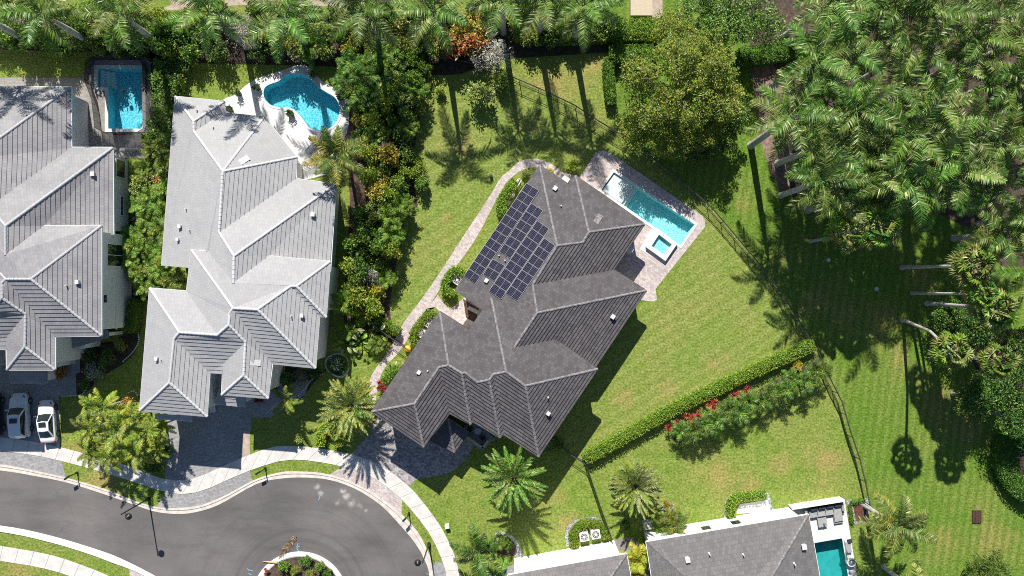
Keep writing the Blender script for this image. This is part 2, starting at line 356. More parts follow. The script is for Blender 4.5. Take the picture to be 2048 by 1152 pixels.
L = {k: leafmat('leaf_' + k, c, t) for k, c, t in [('p_green', (.062, .155, .02), .18), ('p_olive', (.135, .17, .032), .15), ('p_pale', (.27, .31, .10), .1), ('p_bright', (.14, .29, .028), .22), ('p_deep', (.035, .085, .018), .12), ('p_yellow', (.36, .32, .06), .2),
    ('green', (.13, .235, .03), .22), ('bright', (.21, .33, .04), .28), ('deep', (.06, .13, .022), .18), ('dark', (.035, .08, .018), .15),
    ('lime', (.33, .39, .04), .28), ('olive', (.22, .235, .06), .18), ('sage', (.33, .355, .17), .12), ('yellow', (.52, .43, .05), .28),
    ('orange', (.52, .22, .04), .25), ('red', (.42, .035, .045), .25), ('maroon', (.14, .018, .035), .15), ('silver', (.46, .45, .42), .1),
    ('tan', (.42, .31, .16), .15), ('brown', (.19, .11, .06), .1), ('white', (.78, .75, .70), .15), ('gold', (.45, .40, .05), .28), ('pale', (.42, .45, .22), .14)]}
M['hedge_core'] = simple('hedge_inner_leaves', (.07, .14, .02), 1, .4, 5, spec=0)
for k_ in list(L):
    if k_.startswith('p_'): L[k_].node_tree.nodes['Principled BSDF'].inputs['Specular IOR Level'].default_value = .35
M['twig'] = simple('grey_twig', (.26, .24, .22), .9, .2)
# ------------------------------------------------------------------ vegetation prototypes (local coordinates, base at the origin)
def rv(r): 
    while True:
        v = Vector((r.uniform(-1, 1), r.uniform(-1, 1), r.uniform(-1, 1)))
        if .05 < v.length < 1: return v
def leaf(mb, c, d, n, ln, w, mat):
    """one pointed leaf from c along d, facing n"""
    s = d.cross(n); s = s.normalized()*w*.5 if s.length > 1e-4 else Vector((w*.5, 0, 0))
    mb.add([c, c + d*ln*.45 + s, c + d*ln, c + d*ln*.45 - s], mat)
def pick(r, ws):
    t = r.random()*sum(ws)
    for i, w in enumerate(ws):
        t -= w
        if t <= 0: return i
    return len(ws) - 1
def clump(mb, r, c, rad, n, ls, ws, flat=.75, lw=.55):
    """leaves round a small branch end"""
    for _ in range(n):
        v = rv(r); v.z *= flat
        p = c + v*rad
        d = (v*.8 + rv(r)*.7 + Vector((0, 0, -.1))).normalized()
        nn = (Vector((0, 0, 1)) + rv(r)*.8).normalized()
        leaf(mb, p, d, nn, ls*r.uniform(.65, 1.3), ls*lw, pick(r, ws))
def crown_mb(r, lobes, nclump, nleaf, ls, ws, crad=.45, lw=.55, seed_up=.25):
    """lobes: list of (centre, radius xyz); clumps sit on the outside of the lobes and some inside"""
    mb = MB(); tot = sum(l[1][0]*l[1][1] for l in lobes)
    for c, rad in lobes:
        k = max(3, int(nclump*rad[0]*rad[1]/tot))
        for _ in range(k):
            v = rv(r).normalized(); v.z = v.z*(1-seed_up) + seed_up*abs(v.z)
            v *= r.uniform(.55, 1.08)
            p = Vector(c) + Vector((v.x*rad[0], v.y*rad[1], v.z*rad[2]))
            if p.z < .12: p.z = .12 + r.random()*.2
            kind = [w*r.uniform(.2, 1.8) for w in ws]
            clump(mb, r, p, crad*r.uniform(.6, 1.3), int(nleaf*r.uniform(.6, 1.3)), ls, kind, lw=lw)
    return mb
def limbs(mb, r, base_r, forks, top):
    mb.tube([(0, 0, 0), (0, 0, top*.5), (r.uniform(-.1, .1), r.uniform(-.1, .1), top)], [base_r*1.3, base_r, base_r*.8], 8)
    for p in forks:
        p = Vector(p); m = Vector((p.x*.4, p.y*.4, top + (p.z-top)*.6))
        mb.tube([(0, 0, top*.9), m, p], [base_r*.6, base_r*.4, base_r*.12], 5)
PROT = {}
def shrub_proto(key, name, mats, ws, rad=1.2, hgt=1.8, ncl=34, nl=34, ls=.24, lw=.55, seed=1, stems=True, crad=.38):
    r = random.Random(seed)
    lobes = []
    for i in range(5):
        a = i*1.2566 + r.uniform(-.4, .4); q = rad*r.uniform(.3, .55)
        lobes.append(((q*math.cos(a), q*math.sin(a), hgt*r.uniform(.4, .62)), (rad*r.uniform(.45, .62), rad*r.uniform(.45, .62), hgt*.38)))
    lobes.append(((0, 0, hgt*.62), (rad*.55, rad*.55, hgt*.36)))
    mb = crown_mb(r, lobes, ncl, nl, ls, ws, crad, lw)
    root = thing(name, 'x', 'shrub')
    mb.build('foliage', [L[m] for m in mats], root)
    if stems:
        sb = MB()
        for i in range(5):
            a = i*1.25 + r.random(); sb.tube([(0, 0, 0), (.2*math.cos(a), .2*math.sin(a), hgt*.3), (rad*.5*math.cos(a), rad*.5*math.sin(a), hgt*.6)], [.04, .03, .012], 5)
        sb.build('stems', M['twig'], root)
    root.location = (0, 0, -500); PROT[key] = root
    return root
def frond(mb, r, base, az, e0, droop, ln, npair, ll, lw, mats, curl=.0, plume=.35, start=.12, rw=.035, twist=0.0, fwd=.75, hang=.25, seg=7):
    """a feather frond: arching rachis with leaflets both sides. mats = (rachis, [leaf ids], [weights])"""
    pts = []; p = Vector(base); ds = ln/seg; fd = Vector((math.cos(az), math.sin(az), 0)); sd = Vector((-fd.y, fd.x, 0))
    tans = []
    for i in range(seg + 1):
        t = i/seg; e = e0 - droop*t**1.25; d = fd*math.cos(e) + Vector((0, 0, math.sin(e))) + sd*curl*t
        d.normalize(); pts.append(p.copy()); tans.append(d); p = p + d*ds
    mb.tube(pts, [rw*(1-.8*i/seg) for i in range(seg+1)], 4, mats[0], False)
    for k in range(npair):
        t = start + (1-start)*(k+.5)/npair; x = t*seg; i = min(int(x), seg-1); f = x-i
        q = pts[i].lerp(pts[i+1], f); d = tans[i].lerp(tans[min(i+1, seg)], f).normalized()
        side = d.cross(Vector((0, 0, 1)))
        side = side.normalized() if side.length > .1 else sd.copy()
        up = side.cross(d).normalized()
        l = ll*(math.sin(math.pi*min(1, .12 + .86*t))**.7 + .12)*r.uniform(.85, 1.1)
        for sg in (1, -1):
            pl = r.uniform(-plume, plume)
            ff = fwd*(.5 + .8*t)
            dd = (side*sg + d*ff + up*(pl + .12)).normalized(); tip = (dd + Vector((0, 0, -hang*r.uniform(.5, 1.5)))).normalized()
            wv = (d*.8 + up*r.uniform(-.5, .5)).normalized()*lw*.5
            a = q + dd*l*.5; b = q + dd*l*.5 + tip*l*.5
            mt = mats[1][pick(r, mats[2])]
            mb.add([q + wv*.75, q - wv*.75, a - wv*.9, a + wv*.9], mt); mb.add([a + wv*.9, a - wv*.9, b], mt)
def royal_proto(key, seed, hgt=10.0, nf=15, ln=4.3, r0=.31, mats=('p_green', 'p_olive', 'p_pale', 'p_bright'), ws=(3, 2, 1.0, 2.0), ll=.88, npair=36, shaft=1.6, droop=(1.0, 1.7), lowe=-.15, name='royal_palm', bark='palm_bark', lw=.105, lean=0.0, oldtan=.06):
    r = random.Random(seed); root = thing(name, 'x', 'palm tree')
    t = MB(); zs = [0, .3, hgt*.3, hgt*.6, hgt-shaft]; rs = [r0*1.35, r0*1.1, r0*1.05, r0*.95, r0*.62]
    cx, cy = lean*math.cos(seed), lean*math.sin(seed)
    t.tube([(cx*(z/hgt)**1.5, cy*(z/hgt)**1.5, z) for z in zs], rs, 12); t.build('trunk', M[bark], root)
    if shaft > .3:
        s = MB(); s.tube([(cx, cy, hgt-shaft), (cx, cy, hgt-shaft*.7), (cx, cy, hgt)], [r0*.66, r0*.78, r0*.3], 10); s.build('crownshaft', M['shaft'], root)
    c = MB(); ids = list(range(1, 1 + len(mats)))
    for i in range(nf):
        az = i*2.39996 + r.uniform(-.25, .25); q = i/(nf-1)
        e0 = 1.12 - q*(1.12-lowe) + r.uniform(-.12, .12)
        w = [x*r.uniform(.0, 1)**2.5 + .02 for x in ws]
        if q > .85 and r.random() < oldtan*4: w = [0, 3, 0, 0]
        frond(c, r, (cx + .1*math.cos(az), cy + .1*math.sin(az), hgt-.05), az, e0, r.uniform(*droop)*(0.75 + .25*q), ln*r.uniform(.86, 1.08), npair, ll, lw, (0, ids, w), r.uniform(-.3, .3), .22, rw=.05, fwd=.7, hang=.3)
    # spear
    frond(c, r, (cx, cy, hgt), 1.0, 1.5, .15, ln*.6, 14, .25, .06, (0, ids, ws))
    c.build('crown', [M['shaft']] + [L[m] for m in mats], root)
    root.location = (0, 0, -500); PROT[key] = root; root['h'] = hgt
    return root
def date_proto(key, seed, hgt=3.2, nf=66, ln=3.0, mats=('p_pale', 'p_olive', 'p_green', 'p_yellow'), ws=(3, 2, 1.5, .6), old=('gold', 'orange'), name='date_palm', ll=.34, dr=.75):
    r = random.Random(seed); root = thing(name, 'x', 'palm tree')
    t = MB(); rows = []
    t.tube([(0, 0, 0), (0, 0, .4), (0, 0, hgt*.8), (0, 0, hgt)], [.42, .36, .36, .42], 14)
    for i in range(60):
        a = i*2.4; z = .3 + i/60*(hgt-.5); t.box((.36*math.cos(a), .36*math.sin(a), z), .16, .14, .14, a, 0, .5)
    t.build('trunk', M['rough_bark'], root)
    c = MB(); ids = list(range(1, 1+len(mats)))
    for i in range(nf):
        q = i/(nf-1); az = i*2.39996 + r.uniform(-.15, .15); e0 = 1.35 - 1.75*q**.85 + r.uniform(-.1, .1)
        w = [x*r.uniform(.1, 1)**2 for x in ws]
        if q > .45 and r.random() < .5: w[3] += 4*q
        frond(c, r, (.15*math.cos(az), .15*math.sin(az), hgt), az, e0, r.uniform(.5, 1.0)*dr, ln*r.uniform(.9, 1.06)*(.8 + .2*math.sin(math.pi*min(1, q+.25))), 42, ll, .075, (0, ids, w), r.uniform(-.12, .12), .25, .06, .03, fwd=1.1, hang=.05)
    c.build('crown', [L['p_pale']] + [L[m] for m in mats], root)
    root.location = (0, 0, -500); PROT[key] = root; root['h'] = hgt
def fan_proto(key, seed, hgt=11, nf=30, name='fan_palm', dead=4, mats=('bright', 'olive', 'p_pale', 'p_green'), lean=0):
    r = random.Random(seed); root = thing(name, 'x', 'palm tree')
    t = MB(); t.tube([(0, 0, 0), (0, 0, .5), (lean*.35, 0, hgt*.55), (lean, 0, hgt)], [.28, .19, .15, .15], 10); t.build('trunk', M['palm_bark'], root)
    c = MB()
    for i in range(nf + dead):
        q = i/(nf+dead-1); az = i*2.39996 + r.uniform(-.2, .2); e = 1.3 - 2.0*q + r.uniform(-.15, .15)
        dd = i >= nf; pl = r.uniform(.95, 1.45)*(.7 if dd else 1)
        d = Vector((math.cos(az)*math.cos(e), math.sin(az)*math.cos(e), math.sin(e)))
        b = Vector((lean, 0, hgt)); tip = b + d*pl
        c.tube([b, b + d*pl*.5, tip], [.03, .022, .015], 4, 4 if not dd else 5, False)
        sd = Vector((-math.sin(az), math.cos(az), 0)); up = sd.cross(d) * -1
        nseg = 15; fr = r.uniform(.7, .9)*(.8 if dd else 1); mt = 5 if dd else pick(r, (3, 2, 2, 1.5))
        for k in range(nseg):
            a0 = -1.9 + 3.8*k/nseg; a1 = -1.9 + 3.8*(k+1)/nseg; am = (a0+a1)/2
            def dirv(a): return d*math.cos(a) + sd*math.sin(a)
            fold = .09*(1 if k % 2 else -1)
            m1 = tip + dirv(a0)*fr*.6 + up*(-.1*abs(a0)); m2 = tip + dirv(a1)*fr*.6 + up*(-.1*abs(a1))
            en = tip + dirv(am)*fr*r.uniform(.9, 1.1) + Vector((0, 0, -.28))*r.uniform(.5, 1.2)
            mid = tip + dirv(am)*fr*.6 + up*fold
            c.add([tip, m1, mid], mt); c.add([tip, mid, m2], mt); c.add([m1, en, mid], mt); c.add([mid, en, m2], mt)
    c.build('crown', [L[m] for m in mats] + [L['pale'], L['tan']], root)
    root.location = (0, 0, -500); PROT[key] = root; root['h'] = hgt
def clumping_proto(key, seed, ns=6, hgt=1.4, nf=7, ln=1.5, mats=('green', 'lime', 'bright', 'olive'), ws=(3, 2, 2, 1), name='areca_palm', ll=.46, lw=.075, spread=.5, npair=20, droop=(1.0, 1.6)):
    r = random.Random(seed); root = thing(name, 'x', 'palm'); c = MB(); t = MB(); ids = list(range(1, 1+len(mats)))
    for s in range(ns):
        a = s*2.4; q = spread*math.sqrt(s/max(1, ns)); x, y = q*math.cos(a), q*math.sin(a); h = hgt*r.uniform(.6, 1.15)
        t.tube([(x*.5, y*.5, 0), (x, y, h*.6), (x*1.4, y*1.4, h)], [.06, .05, .04], 6)
        for i in range(nf):
            az = i*2.39996 + s + r.uniform(-.3, .3)
            frond(c, r, (x*1.4, y*1.4, h), az, 1.25 - 1.15*i/nf + r.uniform(-.1, .1), r.uniform(*droop), ln*r.uniform(.8, 1.15), npair, ll, lw, (0, ids, [w*r.uniform(.3, 1.7) for w in ws]), r.uniform(-.3, .3), .25, rw=.022, seg=6)
    t.build('stems', M['shaft'], root); c.build('crown', [L['gold']] + [L[m] for m in mats], root)
    root.location = (0, 0, -500); PROT[key] = root; root['h'] = hgt
def paddle_proto(key, seed, n=16, h=1.6, ln=1.1, w=.42, mats=('green', 'bright', 'pale', 'olive'), ws=(3, 2, 1.5, 1), name='broadleaf_plant'):
    r = random.Random(seed); root = thing(name, 'x', 'plant'); c = MB()
    for i in range(n):
        az = i*2.39996; e = 1.3 - 1.1*i/n; d = Vector((math.cos(az)*math.cos(e), math.sin(az)*math.cos(e), math.sin(e))); fd = Vector((math.cos(az), math.sin(az), 0)); sd = Vector((-fd.y, fd.x, 0))
        b = d*h*r.uniform(.5, 1); b.z = max(b.z, .3); c.tube([(0, 0, 0), b*.6, b], [.035, .03, .02], 4, 0, False)
        l = ln*r.uniform(.7, 1.2); mt = pick(r, ws)
        rows = []
        for k in range(6):
            t = k/5; ww = w*.5*math.sin(math.pi*(.06+.92*t))**.8; q = b + fd*l*t*math.cos(.6*t) + Vector((0, 0, .35*l*t*math.sin(e) - .5*l*t*t))
            rows.append([q + sd*ww + Vector((0, 0, .08*ww)), q - Vector((0, 0, .03)), q - sd*ww + Vector((0, 0, .08*ww))])
        c.grid(rows, mt, False, False)
    c.build('foliage', [L[m] for m in mats], root); root.location = (0, 0, -500); PROT[key] = root
def strap_proto(key, seed, n=40, ln=.8, w=.07, mats=('olive', 'green', 'lime'), ws=(1, 1, 1), heads=1, hh=.9, name='spiky_plant'):
    """rosettes of strap leaves on short canes (dracaena, cordyline, croton)"""
    r = random.Random(seed); root = thing(name, 'x', 'plant'); c = MB(); t = MB()
    for s in range(heads):
        a = s*2.4; q = .35*math.sqrt(s); top = Vector((q*math.cos(a), q*math.sin(a), hh*r.uniform(.7, 1.2)))
        t.tube([(top.x*.5, top.y*.5, 0), top], [.04, .03], 5)
        for i in range(n):
            az = i*2.39996; e = 1.4 - 1.7*i/n; d = Vector((math.cos(az)*math.cos(e), math.sin(az)*math.cos(e), math.sin(e))); sd = Vector((-math.sin(az), math.cos(az), 0))*w*.5
            l = ln*r.uniform(.75, 1.15); m = top + d*l*.55; en = m + (d + Vector((0, 0, -.7))).normalized()*l*.5; mt = pick(r, ws)
            c.add([top - sd*.5, top + sd*.5, m + sd, m - sd], mt); c.add([m - sd, m + sd, en], mt)
    t.build('stems', M['bark'], root); c.build('foliage', [L[m] for m in mats], root); root.location = (0, 0, -500); PROT[key] = root
used = {}
def put(key, loc, sc=1.0, rz=None, label=None, cat=None, group=None, name=None, szk=1.0):
    src = PROT[key]
    o = copy_tree(src)
    o.location = loc; o.rotation_euler = (0, 0, R.uniform(0, 6.28) if rz is None else rz); o.scale = (sc, sc, sc*szk)
    if label: o['label'] = label
    if cat: o['category'] = cat
    if group: o['group'] = group
    elif 'group' in o: del o['group']
    if 'h' in o: del o['h']
    return o
def put_crown(key, px, py, hz, **k):       # a palm whose crown stands at height hz and is seen at photo point (px, py)
    p = P(px, py, hz); h = PROT[key]['h']; s = k.pop('sc', 1.0)
    o = put(key, (p.x, p.y, 0), s, **k); o.scale.z = hz/h; return o
def finish_protos():
    for r in PROT.values():
        for ch in list(r.children): bpy.data.objects.remove(ch)
        bpy.data.objects.remove(r)
def inpoly(x, y, poly):
    c = False; n = len(poly)
    for i in range(n):
        x1, y1 = poly[i]; x2, y2 = poly[i-1]
        if (y1 > y) != (y2 > y) and x < (x2-x1)*(y-y1)/(y2-y1) + x1: c = not c
    return c
def scatter(poly, dist, seed, tries=4000, avoid=()):
    r = random.Random(seed); xs = [p[0] for p in poly]; ys = [p[1] for p in poly]; out = []
    for _ in range(tries):
        x = r.uniform(min(xs), max(xs)); y = r.uniform(min(ys), max(ys))
        if not inpoly(x, y, poly): continue
        if any((x-a)**2 + (y-b)**2 < dist*dist for a, b in out): continue
        if any((x-a)**2 + (y-b)**2 < d*d for a, b, d in avoid): continue
        out.append((x, y))
    return out
def hedge(label, line, width, hgt, mats=('bright', 'green', 'lime'), ws=(3, 2, 2), seed=3, ls=.17, cat='hedge', closed=False, dens=130, group=None):
    r = random.Random(seed); pts = [P(x, y, hgt*.8) for x, y in line]; pts = [Vector((p.x, p.y, 0)) for p in pts]
    pts = catmull(pts, 4) if len(pts) > 2 else pts
    Ln = plen(pts); n = max(4, int(Ln/.3)); pts = resample(pts, n); mb = MB(); core = MB()
    tot = pts[0]; o0 = tot.copy(); rows = []
    for i, p in enumerate(pts):
        d = (pts[min(i+1, n-1)] - pts[max(0, i-1)]).normalized(); s = Vector((-d.y, d.x, 0)); wv = width*.5*(1 + .12*noise.noise(p*.9)); hv = hgt*(1 + .06*noise.noise(p*1.3 + Vector((5, 0, 0))))
        if i in (0, n-1): wv *= .75; hv *= .9
        prof = [(-wv*.82, .02), (-wv*.88, hv*.6), (-wv*.7, hv*.86), (0, hv*.92), (wv*.7, hv*.86), (wv*.88, hv*.6), (wv*.82, .02)]
        rows.append([p + s*a + Vector((0, 0, b)) for a, b in prof])
        step = Ln/n
        for _ in range(int(dens*step*(width + 1.2*hgt))):
            u = r.uniform(-1, 1); q = r.random()
            if q < width/(width + 1.2*hgt): a = u*wv; b = hv*(1 - .12*abs(u)**3); nn = Vector((0, 0, 1))
            else: sg = 1 if u > 0 else -1; a = sg*wv*r.uniform(.9, 1.03); b = hv*abs(u)*.98 + .02; nn = s*sg
            c = p + d*r.uniform(-.5, .5)*step + s*a + Vector((0, 0, b)) + rv(r)*.05
            dd = (nn*.5 + rv(r)).normalized(); leaf(mb, c, dd, (nn + rv(r)*.7 + Vector((0, 0, .4))).normalized(), ls*r.uniform(.7, 1.3), ls*.6, pick(r, ws))
    for e in (0, n-1):
        wv = width*.42
        d = (pts[1]-pts[0]).normalized()*-1 if e == 0 else (pts[-1]-pts[-2]).normalized(); s = Vector((-d.y, d.x, 0))
        for _ in range(int(dens*width*hgt*.9)):
            c = pts[e] + s*r.uniform(-1, 1)*wv + Vector((0, 0, hgt*r.uniform(.05, .95))) + d*.06
            leaf(mb, c, (d*.5 + rv(r)).normalized(), (d + rv(r)*.6).normalized(), ls, ls*.6, pick(r, ws))
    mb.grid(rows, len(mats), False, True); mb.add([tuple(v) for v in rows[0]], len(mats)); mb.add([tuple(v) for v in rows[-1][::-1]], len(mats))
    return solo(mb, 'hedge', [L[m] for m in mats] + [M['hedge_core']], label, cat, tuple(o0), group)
# ------------------------------------------------------------------ houses
class House:
    def __init__(s, name, label, cat, verts, faces, ang, pitch, roofm, capm, loc_px, course=.43, t=.085):
        s.ang = math.radians(ang); s.pitch = pitch
        u = Vector((math.cos(s.ang), -math.sin(s.ang))); v = Vector((-math.sin(s.ang), -math.cos(s.ang)))   # world xy of image-right axis and image-down axis
        s.asp = {'E': u, 'W': -u, 'S': v, 'N': -v}
        s.raw = verts; l = P(*loc_px); s.root = thing(name, label, cat, (l.x, l.y, 0)); s.faces = faces
        s.pos = {}; s.planes = {}
        acc = {k: [] for k in verts}
        for i, (ns, asp, ref) in enumerate(faces):
            e0 = P(*verts[ref]); 
            if isinstance(asp, tuple):
                a, b = P(*verts[asp[0]]), P(*verts[asp[1]]); d = (b-a).to_2d().normalized(); n = Vector((-d.y, d.x)); c = sum(((P(verts[k][0], verts[k][1], 4)).to_2d() for k in ns), Vector((0, 0)))/len(ns)
                if (c - a.to_2d()).dot(n) < 0: n = -n
            else: n = -s.asp[asp]
            s.planes[i] = (e0, n)
            for k in ns:
                if len(verts[k]) < 3:
                    ab = P(verts[k][0], verts[k][1], 0).to_2d().dot(n)
                    z = (e0.z + pitch*(ab - e0.to_2d().dot(n)))/(1 + pitch*ab/H); acc[k].append(z)
        for k, vv in verts.items():
            if len(vv) == 3: s.pos[k] = P(*vv)
            else:
                z = sum(acc[k])/len(acc[k]); s.pos[k] = P(vv[0], vv[1], z)
                if max(acc[k]) - min(acc[k]) > .5: print('ROOF', name, k, [round(q, 2) for q in acc[k]])
        s.course, s.t = course, t; s.roof(roofm); s.capm = capm
    def roof(s, roofm, lap=.05):
        course, t = s.course, s.t
        mb = MB()
        for i, (ns, asp, ref) in enumerate(s.faces):
            e0, n = s.planes[i]; pl = [s.pos[k] for k in ns]
            ev = Vector((-n.y, n.x, 0)); up = Vector((n.x, n.y, s.pitch)).normalized(); nrm = Vector((-n.x*s.pitch, -n.y*s.pitch, 1)).normalized()
            def val(p): return (p - e0).dot(up)
            for tr in tessellate_polygon([pl]):
                tri = [pl[j] for j in tr]
                if (tri[1]-tri[0]).cross(tri[2]-tri[0]).z < 0: tri.reverse()
                lo = math.floor(min(map(val, tri))/course + .02); hi = math.ceil(max(map(val, tri))/course)
                for k in range(lo, hi):
                    a, b = k*course, (k+1)*course
                    poly = tri
                    for lim, sg in ((a - lap, 1), (b, -1)):
                        out = []
                        for q in range(len(poly)):
                            p0, p1 = poly[q], poly[(q+1) % len(poly)]; d0, d1 = sg*(val(p0)-lim), sg*(val(p1)-lim)
                            if d0 >= 0: out.append(p0)
                            if d0*d1 < 0: out.append(p0.lerp(p1, d0/(d0-d1)))
                        poly = out
                        if len(poly) < 3: break
                    if len(poly) < 3: continue
                    pts = [p + nrm*(t - (t - .03)*(val(p)-a+lap)/(course+lap)) for p in poly]
                    mb.add(pts, 0, [((p - e0).dot(ev), val(p) + lap) for p in poly])
                    low = [(q, p) for q, p in zip(pts, poly) if abs(val(p)-a+lap) < 1e-4]
                    if len(low) == 2:
                        (q0, p0), (q1, p1) = low
                        mb.add([p0 + nrm*.005, p1 + nrm*.005, q1, q0], 1)
        s.roofo = part(mb, 'roof', [roofm, M['tile_edge']], s.root)
    def caps(s, edges, r=.135, seg=.42):
        for a, b in edges:
            mb = MB()
            p, q = s.pos[a] + Vector((0, 0, .03)), s.pos[b] + Vector((0, 0, .03))
            if p.z > q.z: p, q = q, p
            L_ = (q-p).length; n = max(1, round(L_/seg)); d = (q-p).normalized(); x = d.cross(Vector((0, 0, 1))).normalized(); y = x.cross(d)
            for i in range(n):
                c0 = p + d*(L_*i/n); c1 = p + d*(L_*(i+1)/n + .03); rows = []
                for c, rr in ((c0, r*1.15), (c1, r*.92)):
                    rows.append([c + x*rr*math.cos(math.pi*k/6) + y*rr*.8*math.sin(math.pi*k/6) for k in range(7)])
                mb.grid(rows, 0, False, False); mb.add(rows[0], 1)
            sub(mb, 'ridge_cap', [s.capm, M['tile_edge']], s.roofo, s.root)
    def eaves(s, edges, m, h=.18, out=.07):
        mb = MB()
        for a, b in edges:
            p, q = s.pos[a], s.pos[b]; d = (q-p); d.z = 0; d.normalize(); n = Vector((-d.y, d.x, 0))
            c = (p+q)/2
            # outward = away from the nearest roof plane rise
            best = None
            for i, (ns, asp, ref) in enumerate(s.faces):
                if a in ns and b in ns: best = s.planes[i][1]
            if best is not None and n.to_2d().dot(best) > 0: n = -n
            o0, o1 = p + n*.01 + Vector((0, 0, .05)), q + n*.01 + Vector((0, 0, .05)); e = n*out; dz = Vector((0, 0, -h))
            mb.add([o0, o1, o1+e, o0+e]); mb.add([o0+e, o1+e, o1+e+dz, o0+e+dz]); mb.add([o0+dz, o0, o0+e, o0+e+dz]); mb.add([o1, o1+dz, o1+e+dz, o1+e]); mb.add([o0+dz, o0+e+dz, o1+e+dz, o1+dz])
        sub(mb, 'gutter', m, s.roofo, s.root)
    def walls(s, outline, z, m, over=.55, soff=None, z0=0):
        pl = [(P(x, y, z).x, P(x, y, z).y) for x, y in outline]
        mb = MB(); mb.prism([(v.x, v.y) for v in inset(pl, over)], z0, z - .2, 0, False); part(mb, 'wall', m, s.root)
        sb = MB(); tri_sheet(sb, [[(v.x, v.y) for v in inset(pl, .02)]], z - .17); part(sb, 'soffit', soff or M['soffit'], s.root)
        return inset(pl, over)
    def on_roof(s, px, py, fi):
        e0, n = s.planes[fi]; ab = P(px, py, 0).to_2d().dot(n)
        z = (e0.z + s.pitch*(ab - e0.to_2d().dot(n)))/(1 + s.pitch*ab/H)
        return P(px, py, z), Vector((-n.x*s.pitch, -n.y*s.pitch, 1)).normalized(), Vector((n.x, n.y, s.pitch)).normalized()
    def vent(s, px, py, fi, kind='box', r=.16):
        p, nn, up = s.on_roof(px, py, fi); mb = MB()
        if kind == 'box':
            mb.box((p.x, p.y, p.z - .1), r*2, r*2.2, .42, -s.ang); mb.box((p.x, p.y, p.z + .32), r*2.5, r*2.7, .06, -s.ang)
        elif kind == 'pipe':
            mb.cyl((p.x, p.y, p.z - .1), r*.55, .5, 10); mb.cyl((p.x, p.y, p.z - .05), r*1.1, .12, 10, 0, r*.6)
        else:   # flat vent hood
            x = Vector((-up.y, up.x, 0)).normalized(); c = p + nn*.06
            a, b = x*.3, up*.55
            q = [c-a-b, c+a-b, c+a+b, c-a+b]; q2 = [v + nn*.13 for v in (q[0], q[1])] + [v + nn*.05 for v in (q[2], q[3])]
            mb.add(q2)
            for i in range(4): mb.add([q[i], q[(i+1) % 4], q2[(i+1) % 4], q2[i]])
        sub(mb, 'roof_vent', s.capm if kind == 'flat' else M['vent'], s.roofo, s.root)
    def window(s, p0, nrm, quad, bars=1):
        """p0, nrm: vertical wall plane; quad: photo px corners of the opening (x0,y0,x1,y1)"""
        nrm = Vector(nrm).normalized(); cam = Vector((0, 0, H)); pts = []
        for px, py in quad:
            d = P(px, py, 0) - cam; t = (Vector(p0) - cam).dot(nrm)/d.dot(nrm); pts.append(cam + d*t)
        zs = sorted(p.z for p in pts); z0 = max(.25, (zs[0]+zs[1])/2); z1 = (zs[2]+zs[3])/2
        tx = Vector((-nrm.y, nrm.x, 0)); us = [(p - Vector(p0)).dot(tx) for p in pts]; u0, u1 = min(us), max(us); b = Vector((p0[0], p0[1], 0))
        def q(u, z, o): return b + tx*u + nrm*o + Vector((0, 0, z))
        f = MB(); w = .09
        def bar(ua, ub, za, zb):
            a = [q(ua, za, .0), q(ub, za, .0), q(ub, zb, .0), q(ua, zb, .0)]; c = [q(ua, za, .07), q(ub, za, .07), q(ub, zb, .07), q(ua, zb, .07)]
            f.add(c)
            for i in range(4): f.add([a[i], a[(i+1) % 4], c[(i+1) % 4], c[i]])
        bar(u0-w, u1+w, z1, z1+w); bar(u0-w, u1+w, z0-w, z0); bar(u0-w, u0, z0, z1); bar(u1, u1+w, z0, z1)
        for i in range(bars): um = u0 + (u1-u0)*(i+1)/(bars+1); bar(um-.03, um+.03, z0, z1)
        fo = part(f, 'window', M['trim'], s.root)
        g = MB(); g.add([q(u0, z0, .02), q(u1, z0, .02), q(u1, z1, .02), q(u0, z1, .02)]); sub(g, 'pane', M['glass'], fo, s.root)
# ---- dark grey house in the middle
V3 = dict(A=(1079.4, 331.1, 3.5), Nn=(1137, 368.6, 3.5), C=(1150.8, 351.4, 3.5), D=(1289.2, 448.6, 3.5), E=(1227, 539.3, 3.5), F=(1292.5, 581.1, 3.5), FB=(1190, 735, 3.5), UX=(1130, 715), K=(910, 581, 3.5),
    G=(1114.2, 491.7), Hh=(1065.6, 569.4), I=(1177.5, 464.4), J=(1165.6, 484.7), BA=(1074.2, 625.8), BB=(1028.4, 695.1), BC=(1003.4, 605), QX=(1005, 642), M2=(985, 634),
    T=(879.4, 622.8, 5.5), S=(938.4, 660.3, 5.5), Q=(982.7, 596.2, 5.5), AJ=(1122.9, 687.7, 5.5), AK=(1108.1, 678.9), AE=(1195.2, 738, 5.5), AF=(1077.1, 913, 5.5), AI=(1007.8, 869.3, 5.5), AC=(999.6, 874.6, 5.5), AH=(947.3, 844.2, 5.5), Z=(941, 848, 5.5), AG=(898.6, 826.5, 5.5), X=(846.9, 893.5, 5.5), W=(743.6, 823.5, 5.5),
    Rr=(1012.2, 743.7), U=(897.1, 730.5), U2=(877.9, 735), Vv=(829.2, 807.3), Y=(923.7, 746.8), Y2=(929.6, 745), AA=(954.7, 764.5), AB=(978.3, 760), AB2=(987, 748.2), AD=(1050.6, 771.9))
